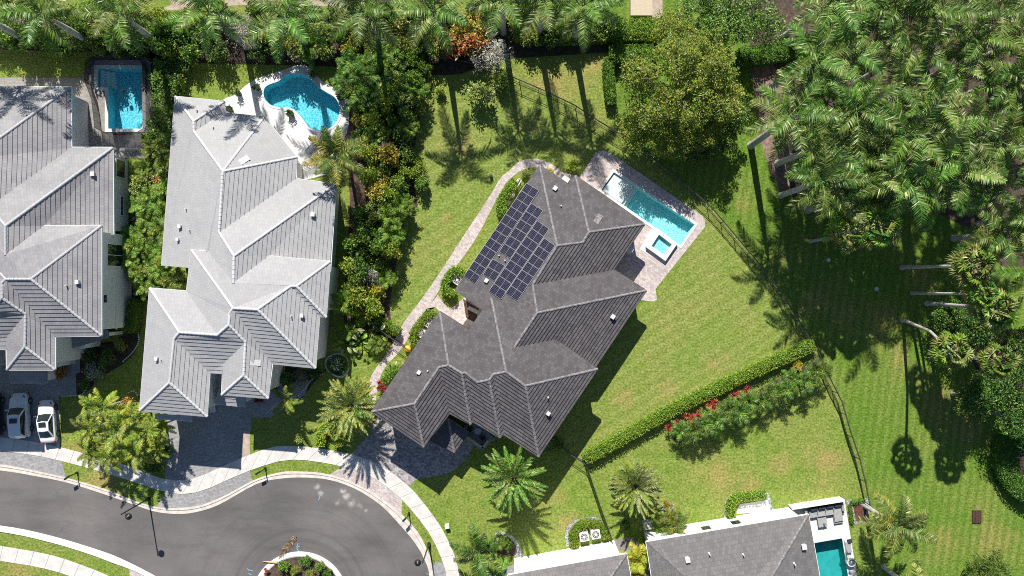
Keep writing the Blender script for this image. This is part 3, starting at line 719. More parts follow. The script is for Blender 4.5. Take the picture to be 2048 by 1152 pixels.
F3 = [(['A', 'G', 'Hh', 'BA', 'BB', 'BC', 'QX', 'M2', 'K'], 'W', 'A'), (['A', 'Nn', 'J', 'G'], 'N', 'A'), (['Nn', 'C', 'I', 'J'], 'W', 'C'), (['C', 'D', 'I'], 'N', 'C'), (['D', 'I', 'J', 'G', 'Hh', 'E'], 'E', 'D'),
    (['Hh', 'E', 'F', 'BA'], 'N', 'F'), (['F', 'BA', 'BB', 'AK', 'UX', 'FB'], 'E', 'F'), (['Q', 'Rr', 'AB2', 'AB', 'AA', 'S'], 'W', 'Q'), (['Q', 'BC', 'BB', 'AK', 'AJ', 'AE', 'AD', 'Rr'], 'N', 'AE'),
    (['T', 'U', 'U2', 'Vv', 'W'], 'W', 'T'), (['T', 'S', 'AA', 'Y2', 'Y', 'U'], 'N', 'T'), (['W', 'X', 'Vv'], 'S', 'X'), (['X', 'AG', 'U2', 'Vv'], 'E', 'X'), (['AG', 'Z', 'Y', 'U', 'U2'], 'S', 'AG'),
    (['Z', 'AH', 'Y2', 'Y'], 'E', 'Z'), (['AH', 'AC', 'AB', 'AA', 'Y2'], 'S', 'AH'), (['AC', 'AI', 'AB2', 'AB'], 'E', 'AC'), (['AI', 'AF', 'AD', 'Rr', 'AB2'], 'S', 'AI'), (['AF', 'AE', 'AD'], 'E', 'AF')]
h3 = House('detached_house', 'dark grey tiled house with rooftop solar panels and turquoise lap pool behind it', 'house', V3, F3, 34, .40, M['roof_dark'], M['cap_dark'], (1040, 640), .365, .125)
h3.caps([('A', 'G'), ('C', 'I'), ('D', 'I'), ('I', 'J'), ('J', 'G'), ('G', 'Hh'), ('Hh', 'BA'), ('BA', 'F'), ('BA', 'BB'), ('Q', 'Rr'), ('T', 'U'), ('U', 'U2'), ('U2', 'Vv'), ('Vv', 'W'), ('Vv', 'X'), ('U', 'Y'), ('Y', 'Y2'), ('Y', 'Z'), ('Y2', 'AA'), ('AA', 'AB'), ('AB', 'AC'), ('AB', 'AB2'), ('AB2', 'Rr'), ('Rr', 'AD'), ('AD', 'AE'), ('AD', 'AF')])
h3.eaves([('K', 'A'), ('A', 'Nn'), ('Nn', 'C'), ('C', 'D'), ('D', 'E'), ('E', 'F'), ('F', 'FB'), ('T', 'S'), ('S', 'Q'), ('Q', 'BC'), ('AK', 'AJ'), ('AJ', 'AE'), ('AE', 'AF'), ('AF', 'AI'), ('AI', 'AC'), ('AC', 'AH'), ('AH', 'Z'), ('Z', 'AG'), ('AG', 'X'), ('X', 'W'), ('W', 'T')], M['trim_dark'])
h3.walls([V3[k][:2] for k in ('A', 'Nn', 'C', 'D')] + [(1242, 515), (1196, 488), (1170, 530), V3['E'][:2], V3['F'][:2], V3['FB'][:2], (1028, 695), (985, 634), (964, 620), V3['K'][:2]], 3.5, M['stucco_tan'])
h3.walls([V3[k][:2] for k in ('T', 'S', 'Q', 'BC', 'BB', 'AK', 'AJ', 'AE', 'AF', 'AI', 'AC', 'AH', 'Z', 'AG', 'X', 'W')], 5.5, M['stucco_tan'])
for fi, px, py, kd, r in [(1, 1110, 377, 'box', .17), (1, 1122, 412, 'pipe', .14), (3, 1195.5, 439, 'flat', .2), (6, 1225, 633, 'box', .17), (18, 1096, 794, 'pipe', .15), (18, 1096.5, 826, 'box', .15), (9, 838.5, 744, 'box', .15), (9, 856, 741, 'pipe', .14), (0, 973, 561, 'box', .16), (0, 998, 511, 'pipe', .12), (0, 1010, 521, 'pipe', .12)]:
    h3.vent(px, py, fi, kd, r)
# patio column and beam under the back eave
cb = MB(); c = P(1262, 499, 2.6); cb.box((c.x, c.y, 0), .45, .45, 2.9, -math.radians(34)); cb.box((c.x, c.y, 0), .6, .6, .3, -math.radians(34)); part(cb, 'column', M['stucco'], h3.root)
# solar panels: four rows of modules lying on the long slope
def solarmat():
    m, nt, b, o = mat_new('solar_cells'); uv = N(nt, 'ShaderNodeUVMap')
    br = N(nt, 'ShaderNodeTexBrick'); br.offset = 0; br.inputs['Scale'].default_value = 1; br.inputs['Brick Width'].default_value = .165; br.inputs['Row Height'].default_value = .165; br.inputs['Mortar Size'].default_value = .0035; br.inputs['Mortar Smooth'].default_value = .1
    br.inputs['Color1'].default_value = (.008, .009, .024, 1); br.inputs['Color2'].default_value = (.014, .014, .036, 1); br.inputs['Mortar'].default_value = (.28, .28, .33, 1)
    nt.links.new(uv.outputs[0], br.inputs['Vector']); b2 = N(nt, 'ShaderNodeTexBrick'); b2.offset = 0; b2.inputs['Scale'].default_value = 1; b2.inputs['Brick Width'].default_value = .825; b2.inputs['Row Height'].default_value = 9; b2.inputs['Mortar Size'].default_value = .016; b2.inputs['Color1'].default_value = (0, 0, 0, 1); b2.inputs['Color2'].default_value = (0, 0, 0, 1); b2.inputs['Mortar'].default_value = (1, 1, 1, 1); nt.links.new(uv.outputs[0], b2.inputs['Vector'])
    nt.links.new(mixc(nt, b2.outputs[0], br.outputs[0], (.3, .3, .33)), b.inputs['Base Color']); b.inputs['Roughness'].default_value = .3; b.inputs['Specular IOR Level'].default_value = .12
    return m
M['solar'] = solarmat(); M['panel_frame'] = simple('aluminium_frame', (.42, .42, .44), .4, .05)
def z1(x, y): return (860 + x/3.6, 300 + y/3.6)
for LT, RT, LB, RB, n in [((698, 240), (790, 295), (245, 912), (330, 968), 12), ((732, 385), (818, 438), (500, 735), (583, 784), 6), ((455, 785), (543, 834), (385, 900), (470, 948), 2), ((775, 510), (862, 570), (425, 1020), (515, 1078), 9), ((825, 635), (905, 690), (545, 1035), (632, 1090), 7)]:
    c4p = [h3.on_roof(*z1(*q), 0) for q in (LT, RT, LB, RB)]; nn = c4p[0][1]
    lt, rt, lb, rb = [q[0] + nn*.17 for q in c4p]
    for i in range(n):
        a, b_ = (i + .02)/n, (i + .98)/n
        q = [lt.lerp(lb, a), rt.lerp(rb, a), rt.lerp(rb, b_), lt.lerp(lb, b_)]
        f = MB(); ce = sum(q, Vector((0, 0, 0)))/4; w, hgt = (q[1]-q[0]).length, (q[3]-q[0]).length
        def inn(v, k): return ce + (v-ce)*k
        dn = nn*-.05; outq = q; ing = [ce + (v-ce)*.972 for v in q]
        for j in range(4):
            k = (j+1) % 4; f.add([outq[j], outq[k], ing[k], ing[j]]); f.add([outq[j]+dn, outq[k]+dn, outq[k], outq[j]])
        f.add([v + dn for v in q])
        po = part(f, 'solar_panel', M['panel_frame'], h3.root)
        g = MB(); ing2 = [v + nn*-.006 for v in ing]; g.add(ing2, 0, [(0, 0), (1.65, 0), (1.65, .99), (0, .99)]); sub(g, 'cell_sheet', M['solar'], po, h3.root)
# entrance porch roof, low and hipped, in the front corner
VP = dict(a=(858, 879.5, 3.0), b=(908.4, 904.3, 3.0), c=(938, 864, 3.0), d=(897, 838), e=(880, 850))
FP = [(['a', 'b', 'd', 'e'], 'S', 'b'), (['b', 'c', 'd'], 'E', 'b')]
porch = House.__new__(House)
def add_wing(h, verts, faces, roofm, caps=(), eav=(), em=None, outline=None, z=3.0, wm=None, over=.5):
    w = House.__new__(House); w.ang = h.ang; w.asp = h.asp; w.pitch = h.pitch; w.root = h.root; w.course, w.t = h.course, h.t; w.faces = faces; w.raw = verts; w.pos = {}; w.planes = {}; acc = {k: [] for k in verts}
    for i, (ns, asp, ref) in enumerate(faces):
        e0 = P(*verts[ref]); n = -w.asp[asp]; w.planes[i] = (e0, n)
        for k in ns:
            if len(verts[k]) < 3:
                ab = P(verts[k][0], verts[k][1], 0).to_2d().dot(n); acc[k].append((e0.z + w.pitch*(ab - e0.to_2d().dot(n)))/(1 + w.pitch*ab/H))
    for k, vv in verts.items(): w.pos[k] = P(*vv) if len(vv) == 3 else P(vv[0], vv[1], sum(acc[k])/len(acc[k]))
    w.roof(roofm); w.capm = h.capm
    if caps: w.caps(caps)
    if eav: w.eaves(eav, em)
    if outline: w.walls(outline, z, wm, over)
    return w
add_wing(h3, VP, FP, M['roof_dark'], [('b', 'd')], [('a', 'b'), ('b', 'c')], M['trim_dark'], [(858, 879.5), (908.4, 904.3), (938, 864), (890, 832)], 3.0, M['stucco_tan'])
# ---- light grey house
V2 = dict(a=(350.6, 193, 3.8), b=(448.9, 203, 3.8), c=(447.7, 225.7, 3.8), d=(529.1, 234, 3.8), e=(593.5, 314.3, 3.8), f=(592.9, 357.5, 3.8), g=(672, 368, 3.8), gb=(661, 545, 3.8), gx=(560, 540), q=(323.7, 531.1, 3.8), r2=(395, 537), wx=(410, 525),
    h=(387.5, 242.6), i=(388.5, 263.5), j=(445.9, 342.9), k=(438.5, 465), m=(468.1, 512), n=(467.1, 565.8), u1=(418.3, 503), va=(537.1, 512),
    s=(382.7, 499.8, 5.9), t=(373.8, 582.2, 5.9), o=(660.8, 522.9, 5.9), aa=(652.5, 634.4, 5.9), ab=(639.3, 632.6, 5.9), ac=(631.1, 736.2, 5.9), ad=(545.3, 727, 5.9), aj=(536.4, 796.6, 5.9), ah=(443.7, 789.4, 5.9), at=(445.5, 747, 5.9), as_=(420, 745.5, 5.9), ar=(414.4, 832.9, 5.9), aq=(279.8, 821.4, 5.9), T2=(299.6, 576.3, 5.9),
    x=(466.2, 616.5), x1=(459, 628), y=(515.6, 619.2), z=(581.6, 572.4), z2=(593.4, 572.6), al=(457.9, 649.9), am=(434.8, 670), an=(359, 664.7), ao=(348.4, 677.9), ap=(339.2, 765.3), af=(490.9, 684.5), ag=(487.6, 750.5), ai=(448, 726))
F2 = [(['a', 'b', 'h'], 'N', 'a'), (['b', 'c', 'i', 'h'], 'E', 'b'), (['c', 'd', 'j', 'i'], 'N', 'c'), (['d', 'e', 'j'], ('d', 'e'), 'd'), (['e', 'f', 'k', 'j'], 'E', 'e'), (['f', 'g', 'm', 'k'], 'N', 'g'), (['g', 'gb', 'gx', 'va', 'n', 'm'], 'E', 'g'),
    (['a', 'h', 'i', 'j', 'k', 'm', 'n', 'u1', 'wx', 'r2', 'q'], 'W', 'q'), (['s', 'u1', 'n', 'va', 'o', 'z2', 'z', 'y', 'x'], 'N', 's'), (['o', 'aa', 'z2'], 'E', 'o'), (['z2', 'aa', 'ab', 'z'], 'S', 'aa'), (['z', 'ab', 'ac', 'y'], 'E', 'ac'), (['x', 'y', 'ac', 'ad'], 'S', 'ac'),
    (['x', 'x1', 'al', 'af', 'ag', 'aj', 'ad'], 'E', 'aj'), (['s', 'x', 'x1', 'al', 'am', 't'], 'W', 's'), (['T2', 't', 'am', 'an'], 'N', 'T2'), (['T2', 'an', 'ao', 'ap', 'aq'], 'W', 'aq'), (['aq', 'ap', 'ar'], 'S', 'ar'), (['ap', 'ar', 'as_', 'ao'], 'E', 'ar'), (['ao', 'an', 'am', 'al', 'af', 'ai', 'at', 'as_'], 'S', 'as_'),
    (['af', 'ag', 'ah', 'ai'], 'W', 'ah'), (['ah', 'ag', 'aj'], 'S', 'ah')]
h2 = House('detached_house', 'light grey tiled house with white kidney pool deck behind it', 'house', V2, F2, 4.8, .40, M['roof_light'], M['cap_light'], (480, 560))
h2.caps([('a', 'h'), ('b', 'h'), ('h', 'i'), ('i', 'j'), ('d', 'j'), ('e', 'j'), ('j', 'k'), ('k', 'm'), ('g', 'm'), ('m', 'n'), ('s', 'x'), ('x', 'y'), ('x', 'x1'), ('x1', 'al'), ('y', 'z'), ('z', 'z2'), ('z2', 'o'), ('z2', 'aa'), ('y', 'ac'), ('al', 'am'), ('al', 'af'), ('am', 'an'), ('T2', 'an'), ('an', 'ao'), ('ao', 'ap'), ('ap', 'aq'), ('ap', 'ar'), ('af', 'ag'), ('ag', 'ah'), ('ag', 'aj')])
h2.eaves([('q', 'a'), ('a', 'b'), ('b', 'c'), ('c', 'd'), ('d', 'e'), ('e', 'f'), ('f', 'g'), ('g', 'gb'), ('va', 'o'), ('s', 'u1'), ('t', 's'), ('T2', 't'), ('o', 'aa'), ('aa', 'ab'), ('ab', 'ac'), ('ac', 'ad'), ('ad', 'aj'), ('aj', 'ah'), ('ah', 'at'), ('at', 'as_'), ('as_', 'ar'), ('ar', 'aq'), ('aq', 'T2')], M['trim'], .2, .05)
h2.walls([V2[k][:2] for k in 'abcdefg'] + [(661, 545), (470, 560), (395, 537), (324, 531)], 3.8, M['stucco'])
fw2 = h2.walls([V2[k][:2] for k in ('s', 'u1', 'n', 'va', 'o', 'aa', 'ab', 'ac', 'ad', 'aj', 'ah', 'at', 'as_', 'ar', 'aq', 'T2', 't')], 5.9, M['stucco_blue'])
for fi, px, py, kd, r in [(6, 627, 429, 'box', .17), (7, 361, 453, 'box', .14), (7, 357, 479, 'box', .12), (7, 373, 418, 'pipe', .1), (7, 380, 460, 'pipe', .1), (0, 395, 221, 'pipe', .12), (2, 428, 255, 'pipe', .1), (3, 488, 321, 'flat', .2), (11, 605, 631, 'box', .14), (11, 583.5, 632, 'pipe', .1), (16, 315, 717, 'box', .13), (16, 323.5, 719, 'pipe', .1), (13, 510, 725, 'flat', .2)]:
    h2.vent(px, py, fi, kd, r)
xw = P(652.5, 634, 5.9).x - .55
for qd in [[(659, 558), (668, 558), (668, 596), (659, 596)]]: h2.window((P(664, 560, 2).x - .1, 0, 0), (1, -.084, 0), qd, 1)
add_wing(h2, dict(a=(311, 826.5, 5.35), b=(310.5, 836.5, 5.1), c=(383.5, 841.5, 5.1), d=(384, 831, 5.35)), [(['a', 'b', 'c', 'd'], 'S', 'b')], M['roof_light'], (), [('b', 'c')], M['trim'])
# low porch roof in the shaded front recess
add_wing(h2, dict(a=(431, 800), b=(431, 807, 3.1), c=(491, 813, 3.1), d=(491, 795), e=(440, 770)), [(['a', 'b', 'c', 'd', 'e'], 'S', 'b')], M['roof_light'], (), [('b', 'c')], M['trim'], [(431, 740), (431, 807), (491, 813), (493, 760)], 3.1, M['stucco_blue'], .3)
# ---- mid grey house at the left edge
V1 = dict(a=(-190, 174, 3.9), A1=(141.7, 174, 3.9), B1=(143, 295.3, 3.9), C1=(225.6, 295.6, 3.9), gb=(227.3, 469, 3.9), gx=(120, 500), va=(88, 452), D1=(11.3, 452), E1=(11.5, 510), j=(-60, 319), k=(-20, 413), u1=(-60, 453), w1=(-70, 490), q=(-190, 490, 3.9),
    s=(-90, 451.5, 6.6), F1=(203, 451.5, 6.6), I1=(203, 671, 6.6), J1=(110.8, 672.3, 6.6), N1=(110, 739, 6.6), O1=(14.6, 739, 6.6), at=(13.8, 698, 6.6), as_=(-120, 698, 6.6), ai=(13.7, 674), H1=(12.1, 558.4), G1=(62.3, 558.4), K1=(4.6, 596.4), x1=(4.6, 566), L1=(51.6, 628.3), M1=(50.1, 693.6), an=(-85, 640), t=(-100, 560, 6.6), am=(-20, 620))
F1 = [(['a', 'A1', 'j'], 'N', 'a'), (['A1', 'B1', 'k', 'j'], 'E', 'A1'), (['B1', 'C1', 'D1', 'k'], 'N', 'C1'), (['C1', 'gb', 'gx', 'va', 'E1', 'D1'], 'E', 'C1'), (['a', 'j', 'k', 'D1', 'E1', 'u1', 'w1', 'q'], 'W', 'q'), (['s', 'u1', 'E1', 'va', 'F1', 'G1', 'H1'], 'N', 'F1'), (['F1', 'I1', 'G1'], 'E', 'F1'),
    (['H1', 'G1', 'I1', 'J1'], 'S', 'I1'), (['H1', 'x1', 'K1', 'L1', 'M1', 'N1', 'J1'], 'E', 'N1'), (['s', 'H1', 'x1', 'K1', 'am', 't'], 'W', 's'), (['am', 'K1', 'L1', 'ai', 'at', 'as_', 'an'], 'S', 'at'), (['L1', 'M1', 'O1', 'ai'], 'W', 'O1'), (['O1', 'N1', 'M1'], 'S', 'N1')]
h1 = House('detached_house', 'grey tiled house at the left edge with two white cars on its driveway', 'house', V1, F1, 0, .40, M['roof_mid'], M['cap_mid'], (60, 460))
h1.caps([('A1', 'j'), ('C1', 'D1'), ('D1', 'k'), ('D1', 'E1'), ('F1', 'G1'), ('G1', 'H1'), ('H1', 's'), ('G1', 'I1'), ('H1', 'x1'), ('x1', 'K1'), ('K1', 'L1'), ('K1', 'am'), ('L1', 'M1'), ('M1', 'O1'), ('M1', 'N1')])
h1.eaves([('a', 'A1'), ('A1', 'B1'), ('B1', 'C1'), ('C1', 'gb'), ('va', 'F1'), ('F1', 'I1'), ('I1', 'J1'), ('J1', 'N1'), ('N1', 'O1'), ('O1', 'at'), ('at', 'as_')], M['trim'], .2, .08)
h1.walls([(-190, 174), (141.7, 174), (143, 295.3), (225.6, 295.6), (227.3, 469), (-190, 480)], 3.9, M['stucco_blue'])
fo1 = h1.walls([(-190, 452), (203, 451.5), (203, 671), (110.8, 672.3), (110, 739), (14.6, 739), (13.8, 698), (-190, 698)], 6.6, M['stucco_blue'])
for fi, px, py, kd, r in [(3, 188, 348.5, 'box', .17), (6, 157.5, 564, 'box', .15), (6, 135, 571, 'pipe', .11)]: h1.vent(px, py, fi, kd, r)
xf = P(203, 560, 6.6).x - .55; xb = P(227, 380, 3.9).x - .55
h1.window((xf, 0, 0), (1, 0, 0), [(214, 491), (246, 491), (246, 531), (214, 531)], 1)
h1.window((xf, 0, 0), (1, 0, 0), [(206, 590), (213, 590), (213, 605), (206, 605)], 0)
h1.window((xb, 0, 0), (1, 0, 0), [(232, 324), (249, 324), (249, 352), (232, 352)], 0)
h1.window((xb, 0, 0), (1, 0, 0), [(241, 394), (245.5, 394), (245.5, 430), (241, 430)], 0)
lg = MB(); lc = P(240, 610.5, 3.2); lg.box((xf + .04, lc.y, 3.0), .12, 5.2, .14); part(lg, 'ledge', M['trim'], h1.root)
add_wing(h1, dict(a=(19, 758), b=(20, 765, 3.0), c=(93.5, 765, 3.0), d=(93.5, 735), e=(19, 735)), [(['b', 'c', 'd', 'e', 'a'], 'S', 'b')], M['roof_mid'], (), [('b', 'c')], M['trim'], [(20, 720), (20, 765), (93.5, 765), (93.5, 720)], 3.0, M['stucco_blue'], .3)
add_wing(h1, dict(a=(112, 705, 3.0), b=(217, 676, 3.0), c=(217, 660, 3.0), d=(112, 660)), [(['a', 'b', 'c', 'd'], 'S', 'b')], M['roof_mid'], (), [], M['trim'], [(112, 662), (112, 676), (217, 676), (217, 662)], 3.0, M['stucco_blue'], .2)
add_wing(h1, dict(a=(-260, 640, 6.4), b=(-20, 640, 6.4), c=(-20, 785, 6.4), d=(-260, 785, 6.4), p=(-100, 712), q=(-180, 712)), [(['a', 'b', 'p', 'q'], 'N', 'b'), (['b', 'c', 'p'], 'E', 'b'), (['c', 'd', 'q', 'p'], 'S', 'c'), (['d', 'a', 'q'], 'W', 'a')], M['roof_mid'], [('b', 'p'), ('c', 'p'), ('p', 'q')], [('b', 'c'), ('c', 'd')], M['trim'], [(-260, 640), (-20, 640), (-20, 785), (-260, 785)], 6.4, M['stucco_blue'], 2.2)
pw = MB()
for px, py in [(127, 724), (101, 752), (150, 690), (178, 688)]:
    c = P(px, py, 1.5); pw.box((c.x, c.y, 0), .7, .7, 2.8); pw.box((c.x, c.y, 2.8), .82, .82, .1)
part(pw, 'column', M['stucco'], h1.root)
# ---- two more houses at the bottom edge
V4 = dict(a=(1016.1, 1150.4, 5.6), b=(1252.5, 1107.9, 5.6), c=(1296, 1320, 5.6), d=(1050, 1370, 5.6), p=(1181, 1228), q=(1107, 1255))
V4 = dict(a=(1016.1, 1150.4, 5.6), b=(1252.5, 1107.9, 5.6), c=(1292, 1320, 5.6), d=(1052, 1363, 5.6), p=(1170, 1231), q=(1140, 1237))
h4 = House('detached_house', 'grey roofed house with a bare white wall and two air conditioners at the bottom edge', 'house', V4, [(['a', 'b', 'p', 'q'], 'N', 'b'), (['b', 'c', 'p'], 'E', 'b'), (['c', 'd', 'q', 'p'], 'S', 'c'), (['d', 'a', 'q'], 'W', 'a')], -10.3, .40, M['roof_plain'], M['cap_dark'], (1140, 1200))
h4.caps([('b', 'p'), ('a', 'q'), ('p', 'q')]); h4.eaves([('a', 'b'), ('b', 'c'), ('d', 'a')], M['trim'], .2, .08)
h4.walls([V4[k][:2] for k in 'abcd'], 5.6, M['stucco'], .55)
V5 = dict(a=(1292.5, 1084, 4.3), b=(1616.3, 1029.3, 4.3), c=(1663, 1290, 4.3), d=(1334, 1345, 4.3), p=(1505, 1218), q=(1450, 1227))
h5 = House('detached_house', 'grey roofed house beside the white patio and square teal pool', 'house', V5, [(['a', 'b', 'p', 'q'], 'N', 'b'), (['b', 'c', 'p'], 'E', 'b'), (['c', 'd', 'q', 'p'], 'S', 'c'), (['d', 'a', 'q'], 'W', 'a')], -9.6, .40, M['roof_plain'], M['cap_dark'], (1480, 1160))
h5.caps([('b', 'p'), ('p', 'q')]); h5.eaves([('a', 'b'), ('b', 'c'), ('d', 'a')], M['trim'], .2, .08)
w5 = h5.walls([V5[k][:2] for k in 'abcd'], 4.3, M['stucco'], .5)
for px, py, r, kd in [(1374, 1118, .2, 'box'), (1418, 1107, .12, 'pipe'), (1486, 1109, .1, 'pipe')]: h5.vent(px, py, 0, kd, r)
for px, py, r, kd in [(1606, 1092, .2, 'box'), (1588, 1127, .13, 'pipe')]: h5.vent(px, py, 1, kd, r)
for px, py, r, kd in [(1226, 1105, .1, 'pipe')]: pass
nN = Vector((math.sin(math.radians(-9.6))*-1, math.cos(math.radians(9.6)), 0)); nN = Vector((-.167, .986, 0))
pm = P(1480, 1052, 4.3); pw0 = pm - nN*.5
for qd in [[(1402, 1054), (1417, 1051), (1421, 1059), (1406, 1062)], [(1461, 1043), (1476, 1040), (1481, 1048), (1466, 1051)]]: h5.window((pw0.x, pw0.y, 0), nN, qd, 0)
# ------------------------------------------------------------------ ground, paving, road
def t(x, y, ox, oy, k=4.0): return (ox + x/k, oy + y/k)
pool2 = [(528, 180), (537, 170), (557, 162.5), (572, 151), (589.5, 147), (609.5, 150), (622, 160), (634.5, 172.5), (652, 184), (669.5, 195), (678, 210), (679, 227.5), (672, 245), (657, 257.5), (637, 260.5), (619.5, 255), (609.5, 242.5), (597, 227.5), (582, 216), (562, 215), (542, 210), (529.5, 197.5)]
pool2s = [(v.x, v.y) for v in catmull([(x, y, 0) for x, y in pool2], 4, True)]
pool1 = [(196, 137), (280, 137), (284, 143), (285.5, 250), (283, 257.5), (217, 257.5), (217, 175), (196, 174)]
pool3 = [(1227.8, 343.5), (1389, 448), (1359, 492), (1244, 408), (1204, 378)]
pool3 = [(1227.8, 344.5), (1389, 449), (1360.5, 490.5), (1203, 379.5)]
spa3 = [(1319, 467.5), (1344, 487.5), (1329, 510.5), (1306.5, 495)]
pool5 = [(1628, 1086), (1684, 1076.5), (1702, 1190), (1646, 1200)]
def hole(poly, z=0, k=1.0):
    return [Vector((v.x, v.y, z)) for v in pp(poly, 0)]
holes = [hole(pool2s), hole(pool1), hole(pool3), hole(pool5)]
BIG = [(-900, -600), (2950, -600), (2950, 1750), (-900, 1750)]
sheet('ground', BIG, 0, M['lawn'], holes)
# striped common lawn on the right, the fenced yard of the dark house
fence_line = [(880, 112), (960, 130), (1029, 155), (1090, 181), (1150, 210), (1200, 243), (1249, 272), (1300, 312), (1350, 352), (1394, 388), (1424, 415), (1461, 458), (1486, 488), (1514, 521), (1536, 548), (1558, 576), (1593, 631), (1621, 678)]
fence2 = [(1636, 701), (1661, 756), (1686, 806), (1702, 863), (1721, 919), (1733, 969), (1741, 1011)]
sheet('lawn', [(1160, 100), (1220, 110), (1240, 260)] + fence_line[7:] + fence2 + [(1752, 1060), (1790, 1300), (2900, 1300), (2900, -100), (1160, -100)], .004, M['lawn_common'])
sheet('lawn', [(880, 140)] + fence_line[1:] + [(1600, 700), (1400, 800), (1160, 915), (1120, 900), (1195, 740), (1290, 600), (1330, 590), (1412, 450), (1405, 430), (1220, 303), (1190, 305), (1150, 350), (1060, 320), (1000, 360), (860, 578), (800, 660), (760, 640), (800, 420), (840, 150)], .004, M['lawn_yard'])
# planting beds
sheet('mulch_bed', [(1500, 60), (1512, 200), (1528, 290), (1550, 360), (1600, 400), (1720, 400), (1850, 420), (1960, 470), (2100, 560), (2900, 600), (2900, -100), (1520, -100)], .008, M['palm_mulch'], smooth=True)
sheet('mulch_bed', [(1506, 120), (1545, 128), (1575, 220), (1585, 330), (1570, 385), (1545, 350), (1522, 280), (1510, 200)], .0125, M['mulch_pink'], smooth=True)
sheet('mulch_bed', [(-300, 30), (400, 40), (900, 30), (1240, 60), (1240, 100), (1000, 120), (900, 150), (690, 135), (560, 130), (380, 125), (180, 105), (-300, 85)], .008, M['soil'], smooth=True)
sheet('mulch_bed', [(690, 90), (850, 90), (845, 200), (825, 330), (835, 420), (810, 440), (780, 620), (800, 680), (700, 690), (690, 560), (700, 400)], .0085, M['mulch'], smooth=True)
sheet('mulch_bed', [(300, 110), (366, 110), (362, 200), (345, 300), (335, 480), (375, 575), (300, 600), (240, 570), (262, 400), (300, 300)], .008, M['soil'], smooth=True)
sheet('mulch_bed', [(1355, 868), (1480, 800), (1625, 722), (1628, 742), (1550, 790), (1440, 845), (1368, 885)], .008, M['soil'], smooth=True)
sheet('mulch_bed', [(1163, 912), (1300, 838), (1450, 765), (1600, 683), (1604, 690), (1455, 775), (1305, 850), (1168, 921)], .0125, M['sand'])
sheet('mulch_bed', [(1940, 700), (2020, 660), (2700, 660), (2700, 990), (2040, 980), (2020, 900), (1990, 800)], .012, M['soil'], smooth=True)
sheet('path', [(-300, -40), (300, -5), (330, 20), (520, 8), (660, 12), (900, -6), (1250, -20), (1250, -120), (-300, -120)], .012, M['sand'], smooth=True)
sheet('path', [(1298, -20), (1325, -20), (1325, 36), (1298, 34)], .012, M['sand'])
# --- road and kerbs
gut_o = [(-200, 905), (0, 929.5), (75, 943), (140, 958), (212, 979), (275, 1004), (312, 1014), (350, 1017), (400, 1011.5), (450, 991.5), (512, 959), (562, 945), (597, 943.5), (642, 946.5), (687, 958), (737, 981.5), (774.5, 1006.5), (803, 1029), (834.5, 1064), (854.5, 1101.5), (864.5, 1129), (870, 1160), (874, 1250)]
gut_i = [(-200, 915), (0, 940), (70, 951.5), (135, 965), (212, 989), (275, 1011.5), (312, 1023), (350, 1027), (387, 1024.5), (437, 1009), (512, 968), (562, 956.5), (612, 954.5), (662, 960), (712, 978), (762, 1010), (799.5, 1048), (829.5, 1084), (847, 1114), (859.5, 1152), (864, 1250)]
k2_o = [(-200, 1030), (0, 1051.5), (100, 1071.5), (200, 1101.5), (250, 1121.5), (310, 1152), (420, 1215)]
k2_i = [(-200, 1040), (0, 1063), (100, 1084), (175, 1106.5), (225, 1125), (290, 1152), (400, 1222)]
def cm(pl, per=5): return [(v.x, v.y) for v in catmull([(x, y, 0) for x, y in pl], per)]
sheet('road', cm(gut_i) + [(1200, 1500), (600, 1500)] + cm(k2_o)[::-1], .008, M['asphalt'])
def strip(name, a, b, n, prof, mat, label=None):
    A = resample(catmull([(x, y, 0) for x, y in a], 5), n); B = resample(catmull([(x, y, 0) for x, y in b], 5), n); mb = MB(); rows = []
    for p, q in zip(A, B):
        rows.append([P(p.x + (q.x-p.x)*tt, p.y + (q.y-p.y)*tt, z) for tt, z in prof])
    for i in range(n-1):
        for j in range(len(prof)-1):
            f = [rows[i][j], rows[i+1][j], rows[i+1][j+1], rows[i][j+1]]
            if (Vector(f[1])-Vector(f[0])).cross(Vector(f[2])-Vector(f[0])).z < 0: f.reverse()
            mb.add(f)
    o = mb.build(name, mat); o['kind'] = 'structure'; return o
strip('kerb', gut_o, gut_i, 150, [(-.06, .0), (-.05, .07), (.36, .075), (.46, .02)], M['curb']); strip('gutter_pan', gut_o, gut_i, 150, [(.44, .016), (.52, .014), (1.06, .02)], M['curb'])
strip('kerb', k2_i, k2_o, 70, [(-.08, .0), (-.05, .10), (.45, .10), (.55, .03), (1.05, .016)], M['curb_white'])
isl = [(600 + 96*math.cos(a*math.pi/36), 1200 + 96*math.sin(a*math.pi/36)) for a in range(72)]
isl_i = [(600 + 86*math.cos(a*math.pi/36), 1200 + 86*math.sin(a*math.pi/36)) for a in range(72)]
mb = MB(); rows = [[P(600 + r*math.cos(a*math.pi/36), 1200 + r*math.sin(a*math.pi/36), z) for a in range(72)] for r, z in ((97, .008), (96, .13), (88, .14), (86, .08))]; mb.grid(rows[::-1], 0, True, False); o = mb.build('kerb', M['curb_white']); o['kind'] = 'structure'
sheet('mulch_bed', isl_i, .09, M['mulch'])
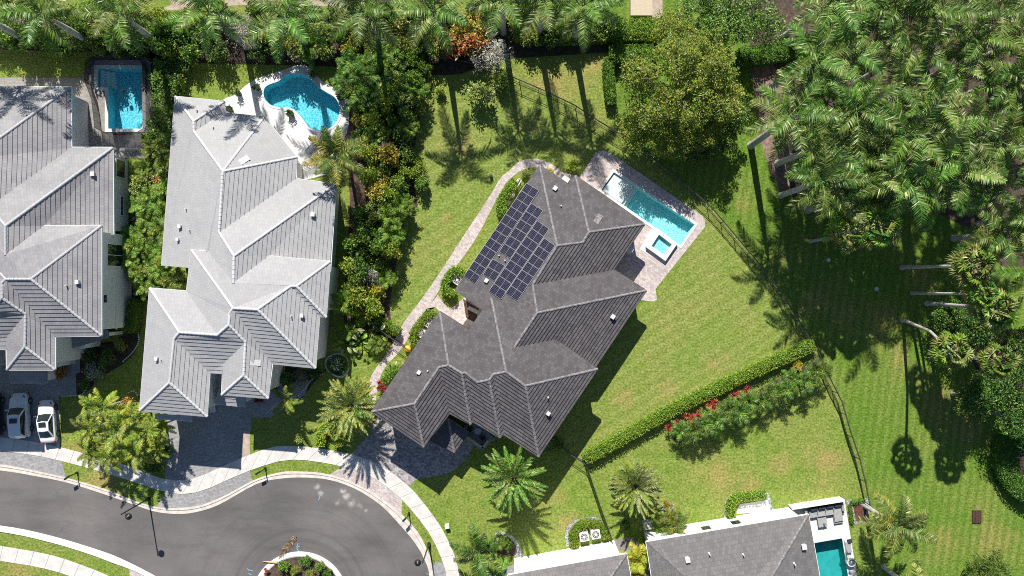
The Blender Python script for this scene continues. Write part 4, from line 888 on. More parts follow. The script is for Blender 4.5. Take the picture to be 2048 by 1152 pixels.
# --- sidewalks as single slabs with open joints
def slabs(a, b, step, z=.045, mat=None):
    A = catmull([(x, y, 0) for x, y in a], 6); n = int(plen(A)/step); A = resample(A, n); B = resample(catmull([(x, y, 0) for x, y in b], 6), n); mb = MB(); jb = MB()
    for i in range(n-1):
        q = [P(v.x, v.y, z) for v in (A[i], A[i+1], B[i+1], B[i])]; c = sum(q, Vector((0, 0, 0)))/4
        g = .018/max(.3, (q[1]-q[0]).length); q2 = [q[0].lerp(q[1], g), q[1].lerp(q[0], g), q[2].lerp(q[3], g), q[3].lerp(q[2], g)]
        if (q2[1]-q2[0]).cross(q2[2]-q2[0]).z < 0: q2.reverse()
        mb.add(q2)
        for j in range(4): k = (j+1) % 4; mb.add([Vector((q2[j].x, q2[j].y, 0)), Vector((q2[k].x, q2[k].y, 0)), q2[k], q2[j]])
        jb.add([Vector((v.x, v.y, z-.02)) for v in q])
    o = mb.build('sidewalk', mat or M['concrete']); o['kind'] = 'structure'; o2 = jb.build('sidewalk_joint', M['joint']); o2['kind'] = 'structure'
sw_t = [(-150, 856), (0, 874), (70, 884), (117.5, 894), (175, 909), (240, 926.5), (275, 939), (312, 954), (345, 960), (370, 961), (400, 953), (437, 936.5), (475, 919), (512, 905), (537, 895), (574.5, 891.5), (624.5, 895), (674.5, 903), (724.5, 915), (762, 931.5), (794.5, 954), (827, 981.5), (857, 1019), (882, 1054), (902, 1094), (914.5, 1126.5), (919, 1160), (921, 1230)]
sw_b = [(-150, 884), (0, 901.5), (75, 911.5), (140, 926.5), (212, 946.5), (275, 966.5), (312, 979), (350, 987), (375, 988), (412, 979), (462, 956.5), (512, 936.5), (562, 921.5), (594.5, 919.5), (632, 923), (684.5, 933), (724.5, 945), (762, 965), (799.5, 995), (834.5, 1034), (862, 1071.5), (877, 1104), (889, 1132), (894, 1160), (897, 1230)]
slabs(sw_t, sw_b, 29)
slabs([(-150, 1065), (0, 1092), (100, 1110), (175, 1135), (225, 1156), (330, 1210)], [(-150, 1093), (0, 1121.5), (75, 1134), (140, 1152), (210, 1182), (310, 1236)], 29)
def apron(x0, x1, x2, x3, mat):    # paving between sidewalk and gutter; x at sidewalk edge and at gutter edge
    def seg(pl, a, b): 
        q = cm(pl, 8); return [p for p in q if min(a, b) <= p[0] <= max(a, b)]
    t_ = seg(sw_b, x0, x1); b_ = seg(gut_o, x2, x3); sheet('driveway_apron', t_ + b_[::-1], .012, mat)
apron(-150, 125, -150, 138, M['pavers_grey']); apron(331, 502, 310, 511, M['pavers_grey']); apron(684, 806, 657, 803, M['pavers_pink'])
sheet('driveway_apron', [(872, 1122), (893, 1130), (897, 1230), (876, 1230), (866, 1135)], .012, M['pavers_grey']); sheet('driveway_apron', [(259, 1136), (284, 1150), (340, 1190), (320, 1210), (259, 1160)], .006, M['pavers_pink'])
# --- driveways and paths
sheet('driveway', [(-150, 700), (150, 700), (153, 790), (118, 791), (117.5, 895), (70, 885), (0, 875), (-150, 857)], .016, M['pavers_grey'])
sheet('driveway_edge', [(112, 820), (119, 820), (119.5, 895), (113, 893)], .020, M['curb'])
sheet('path', [(112, 680), (160, 680), (160, 745), (112, 760)], .0195, M['pavers_grey'])
sheet('driveway', [(337, 800), (620, 760), (610, 790), (541, 835), (503, 835), (503, 862), (500, 862), (500, 910), (475, 920), (437, 937), (400, 954), (370, 962), (345, 961), (330, 958), (333, 880)], .016, M['pavers_grey'])
sheet('driveway_edge', [(486, 861), (500, 861), (500, 910), (485, 916)], .020, M['sand'])
sheet('driveway', [(749, 800), (766, 838), (848, 860), (950, 860), (955, 882), (947, 890), (940, 905), (932, 917), (921, 929), (909.5, 939), (887, 950), (857, 955), (832, 960), (818, 973), (794.5, 955), (762, 932), (724.5, 916), (704, 910), (716, 892), (744, 862), (742, 830)], .016, M['pavers_drive'])
path_l = [(742, 850), (740, 800), (741, 756), (773, 708), (790, 678.7), (806.7, 647.5), (860, 575), (922, 480.5), (974.5, 400.5), (1002, 355.5), (1015.6, 344.4), (1037.8, 323.6), (1060, 318), (1079, 319.4), (1104, 329), (1124, 343), (1152, 352)]
path_r = [(768, 850), (752, 810), (763, 747.5), (797, 705), (812, 684), (830, 656), (887, 568), (949.5, 480.5), (987, 410.5), (1009.5, 370.5), (1018, 360), (1041, 341.7), (1065.6, 334.7), (1082, 337), (1100, 347), (1120, 358), (1152, 372)]
strip('path', path_l, path_r, 110, [(-.02, .0), (0, .022), (1, .022), (1.02, .0)], M['pavers_pink'])
sheet('path', [(838, 642), (856, 613), (876, 590), (887, 607), (902, 617), (915, 606), (935, 590), (975, 625), (945, 668), (880, 624), (870, 614), (850, 618)], .026, M['pavers_pink'])
# courtyard beds and pads beside the dark house
sheet('mulch_bed', [(926, 597), (958, 618), (950, 650), (932, 635)], .030, M['mulch'])
for k, q in enumerate([[(938, 612), (962, 623), (957, 630), (934, 618)], [(930, 635), (950, 645), (946, 652), (926, 640)]]): sheet('concrete_pad', q, .036, M['concrete'])
# --- pool decks
z3 = .020
deck3 = [(1160, 352.8), (1190.6, 306.9), (1197, 302.5), (1204.4, 301.4), (1211.5, 301.8), (1239, 318), (1394, 424), (1405, 432), (1410, 441), (1410, 454), (1311, 578), (1314, 599.8), (1306, 603), (1294, 602), (1230, 590), (1140, 420)]
sheet('pool_deck', deck3, z3, M['pavers_pink'], [hole(pool3)])
deck2 = [(470, 190), (490, 172), (512, 158), (545, 147), (575, 137), (603, 129), (620, 136), (632, 150), (650, 166), (672, 178), (690, 192), (698, 212), (697, 250), (688, 278), (668, 305), (655, 345), (640, 352), (590, 360), (590, 318), (525, 240), (445, 228), (446, 200)]
deck2s = [(v.x, v.y) for v in catmull([(x, y, 0) for x, y in deck2], 3, True)]
sheet('pool_deck', deck2s, z3, M['deck_white'], [hole(pool2s)])
sheet('pool_deck', [(-300, 155), (165, 155), (180, 120), (190, 112), (290, 115), (302, 125), (300, 316), (225, 316), (150, 330), (100, 300), (100, 170), (-300, 180)], z3, M['pavers_warm'], [hole(pool1)])
sheet('pool_deck', [(1578, 1016), (1689, 998), (1714, 1152), (1730, 1260), (1640, 1270), (1610, 1035), (1580, 1040)], z3, M['deck_white'], [hole(pool5)])
sheet('patio', [(1225, 1080), (1260, 1074), (1300, 1100), (1310, 1300), (1280, 1300), (1240, 1110)], .012, M['pavers_warm'])
sheet('patio', [(985, 1145), (1030, 1128), (1040, 1160), (1000, 1200), (960, 1190)], .012, M['pavers_grey'])
# --- pools: basin shell with floor, coping and water sheet
def pool(label, poly, depth, basin, water, coping=None, cw=.3, steps=None, floor=None, wl=-.12, steptop=.0):
    pl = [(v.x, v.y) for v in pp(poly, 0)]; a = sum(pl[i][0]*pl[(i+1) % len(pl)][1] - pl[(i+1) % len(pl)][0]*pl[i][1] for i in range(len(pl)))
    if a < 0: pl.reverse()
    cx = sum(p[0] for p in pl)/len(pl); cy = sum(p[1] for p in pl)/len(pl); root = thing('swimming_pool', label, 'swimming pool', (cx, cy, 0))
    b = MB(); n = len(pl)
    for i in range(n):
        p, q = pl[i], pl[(i+1) % n]; b.add([(q[0], q[1], .01), (p[0], p[1], .01), (p[0], p[1], -depth), (q[0], q[1], -depth)])
    tri_sheet(b, [[(p[0], p[1]) for p in pl]], -depth, 0 if floor is None else 1)
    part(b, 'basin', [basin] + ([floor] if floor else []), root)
    if coping:
        c = MB(); o = inset(pl, -cw); ii = inset(pl, -.001) if True else pl
        for i in range(n):
            j = (i+1) % n
            c.add([(pl[i][0], pl[i][1], .055), (o[i].x, o[i].y, .055), (o[j].x, o[j].y, .055), (pl[j][0], pl[j][1], .055)][::-1])
            c.add([(o[i].x, o[i].y, .0), (o[j].x, o[j].y, .0), (o[j].x, o[j].y, .055), (o[i].x, o[i].y, .055)]); c.add([(pl[j][0], pl[j][1], .0), (pl[i][0], pl[i][1], .0), (pl[i][0], pl[i][1], .055), (pl[j][0], pl[j][1], .055)])
        part(c, 'coping', coping, root)
    if steps:
        s_ = MB()
        for q, zt in steps:
            q2 = [(v.x, v.y) for v in pp(q, 0)]; s_.prism(q2, -depth + .003, zt, 0)
        part(s_, 'step', M['ledge'], root)
    w = MB(); tri_sheet(w, [[(p[0], p[1]) for p in pl]], wl); part(w, 'water', water, root)
    return root
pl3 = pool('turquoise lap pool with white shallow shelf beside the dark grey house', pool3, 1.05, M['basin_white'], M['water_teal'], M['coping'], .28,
    [([(1229, 346.5), (1268, 371), (1243.5, 406), (1205, 379.5)], -.17), ([(1268.5, 371.5), (1273, 374), (1249, 409.5), (1244, 406.5)], -.45), ([(1273.3, 374.5), (1278, 377.5), (1254, 413), (1249.3, 410)], -.8)])
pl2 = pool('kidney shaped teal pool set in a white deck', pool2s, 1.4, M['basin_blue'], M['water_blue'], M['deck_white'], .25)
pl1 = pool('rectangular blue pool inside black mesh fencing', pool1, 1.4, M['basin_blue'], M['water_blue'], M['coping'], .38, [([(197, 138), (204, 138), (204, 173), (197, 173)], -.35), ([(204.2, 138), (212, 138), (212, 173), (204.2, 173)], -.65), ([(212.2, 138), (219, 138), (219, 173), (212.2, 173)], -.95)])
pl5 = pool('square edged teal pool on the white patio at the bottom edge', pool5, 1.5, M['basin_flat'], M['water_teal'], None)
# raised spa
sp = thing('hot_tub', 'square white raised spa overlooking the lap pool', 'hot tub', tuple(P(1325, 490, 0)))
b = MB(); zt = .45
outer = [(v.x, v.y) for v in pp([(1316, 457), (1355, 487), (1331, 522), (1292, 494)], .45)]; inner = [(v.x, v.y) for v in inset(outer, .46)]
b.prism(outer, 0, zt, 0, False); tri_sheet(b, [outer, inner], zt)
for i in range(4):
    p, q = inner[i], inner[(i+1) % 4]; b.add([(q[0], q[1], zt), (p[0], p[1], zt), (p[0], p[1], .03), (q[0], q[1], .03)])
part(b, 'surround', M['coping'], sp)
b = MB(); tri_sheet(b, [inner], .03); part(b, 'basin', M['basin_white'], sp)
b = MB(); tri_sheet(b, [inner], zt - .14); part(b, 'water', M['water_teal'], sp)
sheet('pool_deck', [(1304, 455.5), (1351.5, 488), (1329, 528), (1279, 498)], .026, M['deck_white'], [])
# ------------------------------------------------------------------ fences, lamps, cars, furniture
def fence(label, line, hgt=1.3, step=.14, post=2.2, at_top=True, name='metal_fence', cat='fence', rail=.034):
    pts = [P(x, y, hgt if at_top else 0) for x, y in line]; pts = [Vector((p.x, p.y, 0)) for p in pts]; root = thing(name, label, cat, tuple(pts[0]))
    a = MB(); b = MB(); c = MB()
    for p, q in zip(pts, pts[1:]):
        for z in (.15, hgt-.2, hgt): a.tube([p + Vector((0, 0, z)), q + Vector((0, 0, z))], rail, 4, 0)
    Ln = plen(pts); n = int(Ln/step)
    for p in resample(pts, max(2, n)): b.tube([p + Vector((0, 0, .05)), p + Vector((0, 0, hgt - .02))], .011, 4, 0, False)
    for p in resample(pts, max(2, int(Ln/post))): c = MB(); c.box(tuple(p), .07, .07, hgt + .06); part(c, 'post', M['fence_metal'], root)
    part(a, 'rail', M['fence_metal'], root); part(b, 'pickets', M['fence_metal'], root); return root
fence('long curving black picket fence between the fenced yard and the common lawn', fence_line)
fence('black picket fence running down from the hedge end to the white patio', fence2, 1.4)
fence('straight black picket fence between the two bottom lawns', [(1172, 930), (1177, 942), (1200, 1010), (1225, 1080)], 1.3)
fence('short black picket fence from house corner to hedge end', [(1085, 905), (1120, 893), (1143, 911), (1172, 930)], 1.3)
fence('black side gate across the paver path at the left of the dark house', [(735, 640), (770, 668), (790, 682), (822, 705)], 1.5, name='garden_gate', cat='gate')
fence('black picket fence behind the left edge house at the top left', [(-150, 88), (0, 90), (75, 88), (160, 86)], 1.3)
# black mesh barrier round the rectangular pool
def mesh_barrier():
    line = [(181, 165), (184, 132), (194, 120), (284, 120), (296, 134), (297, 262), (284, 270), (220, 270), (202, 260), (196, 205), (181, 165)]
    pts = [P(x, y, 0) for x, y in line]; root = thing('pool_barrier', 'black mesh safety barrier standing round the rectangular pool', 'pool fence', tuple(pts[0])); m, nt, b, o = mat_new('black_mesh')
    t_ = N(nt, 'ShaderNodeBsdfTransparent'); b.inputs['Base Color'].default_value = (.012, .012, .014, 1); mx = N(nt, 'ShaderNodeMixShader'); mx.inputs[0].default_value = .72
    nt.links.new(t_.outputs[0], mx.inputs[1]); nt.links.new(b.outputs[0], mx.inputs[2]); nt.links.new(mx.outputs[0], o.inputs[0])
    a = MB(); c = MB(); up = Vector((0, 0, 1.2))
    for p, q in zip(pts, pts[1:]): a.add([p, q, q + up, p + up]); c.tube([p + up, q + up], .02, 4)
    part(a, 'mesh', m, root); part(c, 'top_rail', M['black_metal'], root)
    for p in resample(pts, 30): c = MB(); c.tube([p, p + up*1.02], .022, 5); part(c, 'post', M['black_metal'], root)
mesh_barrier()
# street lamps: pole, curved bracket, hanging lantern
def street_lamp(label, base, arm_px):
    p = P(*base); root = thing('street_lamp', label, 'street lamp', tuple(p), 'tall black street lamps on the kerb'); a = MB(); hp = 5.4
    a.tube([p, p + Vector((0, 0, .5)), p + Vector((0, 0, .9))], [.2, .17, .09], 12); a.tube([p + Vector((0, 0, .9)), p + Vector((0, 0, hp))], [.085, .06], 10); a.cyl(p + Vector((0, 0, hp)), .08, .12, 8, 0, .02); part(a, 'pole', M['black_metal'], root)
    d = (P(arm_px[0], arm_px[1], 5) - Vector((p.x, p.y, 5))); d.z = 0; d = d.normalized(); e = p + d*.62
    b = MB(); b.tube([p + Vector((0, 0, 4.6)), p + d*.3 + Vector((0, 0, 5.15)), p + d*.62 + Vector((0, 0, 5.2))], .03, 6); part(b, 'bracket', M['black_metal'], root)
    l = MB(); l.tube([e + Vector((0, 0, 5.2)), e + Vector((0, 0, 5.12)), e + Vector((0, 0, 5.0)), e + Vector((0, 0, 4.9))], [.04, .12, .34, .36], 14); part(l, 'lamp_shade', M['black_metal'], root)
    g = MB(); g.tube([e + Vector((0, 0, 4.9)), e + Vector((0, 0, 4.7)), e + Vector((0, 0, 4.62))], [.2, .16, .05], 10); part(g, 'lantern', M['glass'], root)
street_lamp('black street lamp leaning over the road left of the turning circle', (297.5, 997), (262, 1038)); street_lamp('black street lamp beside the right kerb of the turning circle', (858, 1087), (830, 1128))
def mailbox(label, base, dirpx):
    p = P(*base); root = thing('mailbox', label, 'mailbox', tuple(p), 'black mailboxes along the kerb'); d = (P(*dirpx) - p).normalized(); a = MB(); a.box(tuple(p), .1, .1, 1.35); a.box(tuple(p), .2, .2, .25); a.tube([p + Vector((0, 0, 1.15)), p + d*.62 + Vector((0, 0, 1.15))], .035, 6); part(a, 'post', M['black_metal'], root)
    b = MB(); c = p + d*.45; b.box((c.x, c.y, 1.18), .52, .2, .16, math.atan2(d.y, d.x))
    x = d; y = Vector((-d.y, d.x, 0)); rows = [[c + x*u + y*.1*math.cos(math.pi*k/8) + Vector((0, 0, 1.34 + .1*math.sin(math.pi*k/8))) for k in range(9)] for u in (-.26, .26)]; b.grid(rows, 0, False, True); b.add(rows[0]); b.add(rows[1][::-1]); part(b, 'box', M['black_metal'], root)
mailbox('black mailbox on a post by the left driveway apron', (155, 945), (143, 953)); mailbox('black mailbox on the verge above the turning circle', (531, 936), (524, 940)); mailbox('black mailbox on the verge right of the turning circle', (818, 1026), (810, 1034))
# air conditioners
def ac(label, px, py, w=.95, h=.85, rz=0, grp=None):
    p = P(px, py, h); p.z = 0; root = thing('air_conditioner', label, 'air conditioner', tuple(p), 'outdoor air conditioning units'); a = MB(); a.box((p.x, p.y, 0), w*1.12, w*1.12, .08, rz); a.box((p.x, p.y, .08), w, w, h - .08, rz); part(a, 'cabinet', M['vent'], root)
    b = MB(); b.cyl((p.x, p.y, h), w*.4, .012, 20); part(b, 'fan_well', M['black_metal'], root); g = MB()
    for k in range(3): 
        r = w*(.14 + .13*k); pts = [(p.x + r*math.cos(2*math.pi*i/20), p.y + r*math.sin(2*math.pi*i/20), h + .03) for i in range(21)]; g.tube(pts, .018, 4, 0, False)
    for k in range(4): a_ = k*math.pi/4 + rz; g.tube([(p.x + w*.4*math.cos(a_), p.y + w*.4*math.sin(a_), h + .03), (p.x - w*.4*math.cos(a_), p.y - w*.4*math.sin(a_), h + .03)], .02, 4)
    g.cyl((p.x, p.y, h + .012), w*.11, .03, 10); part(g, 'fan_guard', M['vent'], root)
r34 = -math.radians(34); r10 = math.radians(10)
ac('air conditioner nearest the path among hedges beside the dark house', 856, 645, 1.0, .8, r34); ac('air conditioner by the gate end of the clipped hedge', 841, 665, 1.0, .8, r34); ac('lone air conditioner enclosed by a small hedge beside the solar roof', 914, 560, .95, .8, r34)
ac('left air conditioner of the pair inside a curved hedge', 1168.5, 1074, 1.0, .95, r10); ac('right air conditioner of the pair, next to the straight fence', 1191.5, 1069, 1.0, .95, r10); ac('air conditioner under the round palm beside a white wall', 1296, 1052, .8, .8, r10)
# cars
def lerp(a, b, t): return a + (b-a)*t
def car(label, px, py, ln, wd, ht, rz, paint, suv, glassroof=True):
    p = P(px, py, .9); p.z = .02; root = thing('parked_car', label, 'car', tuple(p), 'white cars on the left driveway', rz)
    hw = wd/2; hl = ln/2
    # body: stations from rear (-hl) to nose (+hl): y, half width, belt height, deck height
    st = [(-1, .72, .62, .62), (-.97, .86, .80, .84), (-.86, .96, .90, .96), (-.6, 1, .93, 1.0), (0, 1, .92, 1.0), (.35, 1, .90, .98), (.55, .99, .86, .95), (.8, .94, .76, .84), (.93, .83, .66, .72), (1, .62, .55, .58)]
    k = ht/1.5; rows = []
    for y, w, bz, dz in st:
        w *= hw; bz *= k*(.98 if not suv else .98); dz *= k*.98; z0 = .28
        rows.append([(-w*.9, y*hl, z0), (-w, y*hl, z0 + .2), (-w, y*hl, (z0+bz)*.55), (-w*.97, y*hl, bz), (-w*.72, y*hl, dz), (0, y*hl, dz + .03), (w*.72, y*hl, dz), (w*.97, y*hl, bz), (w, y*hl, (z0+bz)*.55), (w, y*hl, z0 + .2), (w*.9, y*hl, z0)])
    b = MB(); b.grid([r[::-1] for r in rows], 0, False, True); b.add(rows[0]); b.add(rows[-1][::-1])
    bo = b.build('body', paint, root); sm = bo.modifiers.new('s', 'SUBSURF'); sm.levels = 2; sm.render_levels = 2
    # cabin
    bz = .97*k; rt = ht; yb0, yb1 = (-.95 if suv else -.72)*hl, .36*hl; yt0, yt1 = (-.82 if suv else -.38)*hl, (.02 if not suv else .08)*hl; wb, wt = hw*.90, hw*.70
    B = [(-wb*.94, yb0, bz), (wb*.94, yb0, bz), (wb, yb1, bz - .06), (-wb, yb1, bz - .06)]; T = [(-wt*.92, yt0, rt - .05), (wt*.92, yt0, rt - .05), (wt, yt1, rt - .02), (-wt, yt1, rt - .02)]
    B = [Vector(v) for v in B]; T = [Vector(v) for v in T]; B[2].y -= .0
    cab = MB(); g = MB(); 
    mf = (B[2]+B[3])/2 + Vector((0, .16, -.01)); mt_ = (T[2]+T[3])/2 + Vector((0, .1, .03)); mr = (T[0]+T[1])/2 + Vector((0, -.06, .02)); mrb = (B[0]+B[1])/2 + Vector((0, -.1, 0))
    def panel(mb, q, k0, off): 
        c = sum(q, Vector((0, 0, 0)))/len(q); n = (q[1]-q[0]).cross(q[2]-q[0]).normalized()
        if n.dot(c - Vector((0, 0, .9))) < 0: n = -n
        mb.add([c + (v-c)*k0 + n*off for v in q])
    faces = [[B[3], mf, B[2], T[2], mt_, T[3]], [B[1], mrb, B[0], T[0], mr, T[1]], [B[2], B[1], T[1], T[2]], [B[0], B[3], T[3], T[0]]]
    for q in faces: panel(cab, q, 1.0, 0)
    rf = [T[0] + Vector((0, 0, 0)), mr, T[1], T[2], mt_, T[3]]; top = (T[0]+T[1]+T[2]+T[3])/4 + Vector((0, 0, .06))
    for i in range(6): cab.add([rf[i], rf[(i+1) % 6], top], 0, None, True)
    part(cab, 'cabin', paint, root, False)
    panel(g, faces[0], .9, .012); part(g, 'windscreen', M['glass'], root, False); g = MB(); panel(g, faces[1], .86, .012); part(g, 'rear_window', M['glass'], root, False)
    for q in faces[2:]: g = MB(); panel(g, q, .86, .012); part(g, 'side_window', M['glass'], root, False)
    g = MB(); yy = lerp(yt0, yt1, .74); w_ = wt*.6; g.add([(-w_, yy - .27, rt + .06), (w_, yy - .27, rt + .06), (w_, yy + .27, rt + .045), (-w_, yy + .27, rt + .045)]); part(g, 'sunroof', M['glass'], root, False)
    for sx in (-1, 1):
        mbm = MB(); mbm.box((sx*(hw + .1), .30*hl, bz - .02), .22, .12, .16); mbm.box((sx*(hw), .30*hl, bz - .02), .1, .06, .06); part(mbm, 'wing_mirror', paint, root, False)
        hb = MB(); hb.add([(sx*hw*.55, hl*.93, .70*k), (sx*hw*.80, hl*.86, .75*k), (sx*hw*.80, hl*.78, .81*k), (sx*hw*.62, hl*.86, .79*k)]); part(hb, 'headlight', M['glass'], root, False)
        tb = MB(); tb.box((sx*hw*.72, -hl*.955, .68*k), .3, .14, .14); part(tb, 'tail_light', M['taillight'], root, False)
        for sy in (-.6, .62):
            w = MB(); c = Vector((sx*(hw - .1), sy*hl, .33))
            w.tube([c + Vector((-.11*sx, 0, 0)), c + Vector((.12*sx, 0, 0))], .34, 20); wo = part(w, 'wheel', M['tyre'], root, False)
            r = MB(); r.tube([c + Vector((.11*sx, 0, 0)), c + Vector((.135*sx, 0, 0))], [.23, .2], 14); sub_o = r.build('rim', M['rim'], wo)
M['tyre'] = simple('black_tyre', (.02, .02, .02), .8, .1); M['rim'] = simple('alloy_rim', (.35, .35, .36), .35, .1, metal=.8); M['taillight'] = simple('red_lens', (.35, .02, .02), .25, 0); M['paint_white'] = simple('white_car_paint', (.78, .79, .80), .3, .02, coat=.6); M['paint_silver'] = simple('pale_silver_car_paint', (.74, .76, .78), .28, .02, coat=.7)
M['paint_dark'] = simple('dark_car_paint', (.03, .03, .035), .25, .02, coat=.7)
car('large white estate car parked left, wholly in the house shade', 37, 832, 5.0, 2.02, 1.72, math.radians(3), M['paint_silver'], True)
car('small white saloon car with dark sunroof, half in sunlight by the lawn', 91, 844, 4.75, 1.86, 1.45, math.radians(5), M['paint_white'], False)
car('dark car mostly cut off at the left edge of the driveway', -18, 830, 4.9, 1.95, 1.6, math.radians(2), M['paint_dark'], True)
# patio furniture: outdoor corner sofa, tables, loungers, fire bowl
M['cush'] = simple('grey_cushion', (.33, .34, .34), .9, .08, 3); M['cush_dark'] = simple('navy_cushion', (.03, .035, .05), .9, .2); M['frame_grey'] = simple('grey_frame', (.28, .28, .28), .6, .05); M['steel'] = simple('brushed_steel', (.4, .41, .42), .35, .1, metal=.7)
def zz(x, y): return (1380 + x/5.12, 960 + y/5.12)
ra = math.radians(9.6)
def bx(mb, px, py, w, d, z0, h): c = P(*px_(px, py), z0 + h); mb.box((c.x, c.y, z0), w, d, h, ra)
def px_(x, y): return zz(x, y)
so = thing('corner_sofa', 'grey outdoor corner sofa with navy back cushions on the white patio', 'sofa', tuple(P(*zz(1390, 320))))
f = MB(); bx(f, 1395, 325, 4.0, 1.0, 0, .3); bx(f, 1515, 375, 1.0, 1.5, 0, .28); part(f, 'frame', M['frame_grey'], so)
for i in range(4): 
    f = MB(); bx(f, 1265 + i*82, 352 - i*13, .84, .72, .3, .14); part(f, 'seat_cushion', M['cush'], so)
    f = MB(); bx(f, 1275 + i*82, 300 - i*13, .8, .28, .3, .42); part(f, 'back_cushion', M['cush_dark'], so)
f = MB(); bx(f, 1520, 380, .9, .95, .29, .14); part(f, 'chaise_cushion', M['cush'], so)
for px in (1190, 1565): f = MB(); bx(f, px, 330 - (px-1190)*.16, .28, 1.0, 0, .62); part(f, 'armrest', M['frame_grey'], so)
ct = thing('coffee_table', 'square grey coffee table with a small ornament before the corner sofa', 'table', tuple(P(*zz(1360, 440)))); f = MB(); bx(f, 1358, 436, .98, .98, .12, .26); part(f, 'table_top', M['cush'], ct); f = MB(); bx(f, 1358, 436, .8, .8, 0, .12); part(f, 'base', M['frame_grey'], ct)
vz = thing('ornament', 'small dark ornament standing on the square grey coffee table', 'ornament', tuple(P(*zz(1372, 445), .4))); f = MB(); c = P(*zz(1370, 445), .38); f.cyl((c.x, c.y, .38), .1, .22, 10, 0, .05); f.cyl((c.x, c.y, .6), .07, .06, 10, 0, .1); part(f, 'vase', M['steel'], vz)
lo = thing('sun_lounger', 'grey and white sun lounger beside the square teal pool', 'sun lounger', tuple(P(*zz(1620, 670)))); f = MB(); c = P(*zz(1622, 680), .3); f.box((c.x, c.y, 0), .62, 1.5, .26, ra); part(f, 'frame', M['white_metal'], lo); f = MB(); f.box((c.x, c.y - .1, .26), .56, 1.2, .1, ra); part(f, 'mattress', M['cush'], lo); f = MB(); f.box((c.x + .1, c.y + .62, .3), .5, .4, .18, ra); part(f, 'pillow', M['cush_dark'], lo)
fb = thing('fire_bowl', 'round grey bowl on the patio edge below the sun lounger', 'fire bowl', tuple(P(*zz(1655, 845)))); c = P(*zz(1655, 845), .5); f = MB(); f.tube([(c.x, c.y, 0), (c.x, c.y, .25), (c.x, c.y, .5)], [.3, .4, .5], 20); part(f, 'bowl', M['vent'], fb); f = MB(); f.cyl((c.x, c.y, .5), .36, .03, 18); f.cyl((c.x, c.y, .53), .2, .1, 12, 0, .1); part(f, 'stones', M['steel'], fb)
# white boundary wall beside the patio
w = MB(); a, b_ = P(1584, 1015, 1.0), P(1688, 998.5, 1.0); d = (b_-a); d.z = 0; c = (a+b_)/2; w.box((c.x, c.y - .1, 0), d.length, .22, 1.0, math.atan2(d.y, d.x)); w.box((c.x, c.y - .1, 1.0), d.length + .06, .3, .07, math.atan2(d.y, d.x)); solo(w, 'garden_wall', M['stucco'], 'low white garden wall behind the corner sofa', 'wall', (c.x, c.y, 0))
# balcony courtyard in front of the dark house: plinth, low wall, round table, two chairs
w = MB(); q = [(v.x, v.y) for v in pp([(930, 848), (919, 865), (966, 897), (990, 872), (955, 842)], 0)]; w.prism(q, 0, 1.2, 0); te = solo(w, 'terrace', M['terrace'] if 'terrace' in M else M['frame_grey'], 'raised grey terrace with low wall at the front of the dark house', 'terrace', tuple(P(945, 870)))
w = MB(); pl = [P(x, y, 2.0) for x, y in [(919, 864), (965, 896), (976, 882)]]
for a, b_ in zip(pl, pl[1:]):
    d = b_-a; c = (a+b_)/2; w.box((c.x, c.y, 1.2), d.length + .1, .16, .75, math.atan2(d.y, d.x)); w.box((c.x, c.y, 1.95), d.length + .16, .24, .06, math.atan2(d.y, d.x))
sub_ = sub(w, 'parapet', M['stucco_tan'], te, te); sub_.location = (0, 0, 0); sub_.data.transform(Matrix.Translation(-Vector(te.location)))
tb = thing('bistro_table', 'round bluish table on the shaded terrace of the dark house', 'table', (P(955.5, 862.5, 1.9).x, P(955.5, 862.5, 1.9).y, 1.2)); c = P(955.5, 862.5, 1.95); f = MB(); f.cyl((c.x, c.y, 1.92), .36, .04, 24); part(f, 'table_top', M['steel'], tb); f = MB(); f.cyl((c.x, c.y, 1.2), .04, .72, 8); f.cyl((c.x, c.y, 1.2), .25, .04, 14); part(f, 'leg', M['black_metal'], tb)
def chair(label, px, py, ang):
    c = P(px, py, 1.7); root = thing('garden_chair', label, 'chair', (c.x, c.y, 1.2), 'chairs at the round terrace table', ang); f = MB(); f.box((0, 0, .42), .5, .5, .06); part(f, 'seat', M['black_metal'], root, False); f = MB(); f.box((0, -.24, .48), .5, .06, .45); part(f, 'backrest', M['black_metal'], root, False)
    for sx in (-1, 1):
        for sy in (-1, 1): f = MB(); f.box((sx*.22, sy*.22, 0), .05, .05, .42); part(f, 'leg', M['black_metal'], root, False)
chair('dark garden chair left of the round terrace table', 940, 859, math.radians(-100)); chair('dark garden chair right of the round terrace table', 964, 875, math.radians(50))
bc = thing('sky_reflection_box', 'blue lidded box standing in for glass reflecting the sky at the corner of the shaded terrace', 'box', tuple(P(982, 874))); c = P(982, 873.5, .9); M['blue'] = simple('sky_reflection_blue', (.05, .25, .75), .3, .05); f = MB(); f.box((c.x, c.y, 0), .62, .55, .8, r34); part(f, 'body', M['blue'], bc); f = MB(); f.box((c.x, c.y, .8), .68, .6, .08, r34); part(f, 'lid', M['blue'], bc)  # made-up box: sky reflected in glass, put into a blue colour
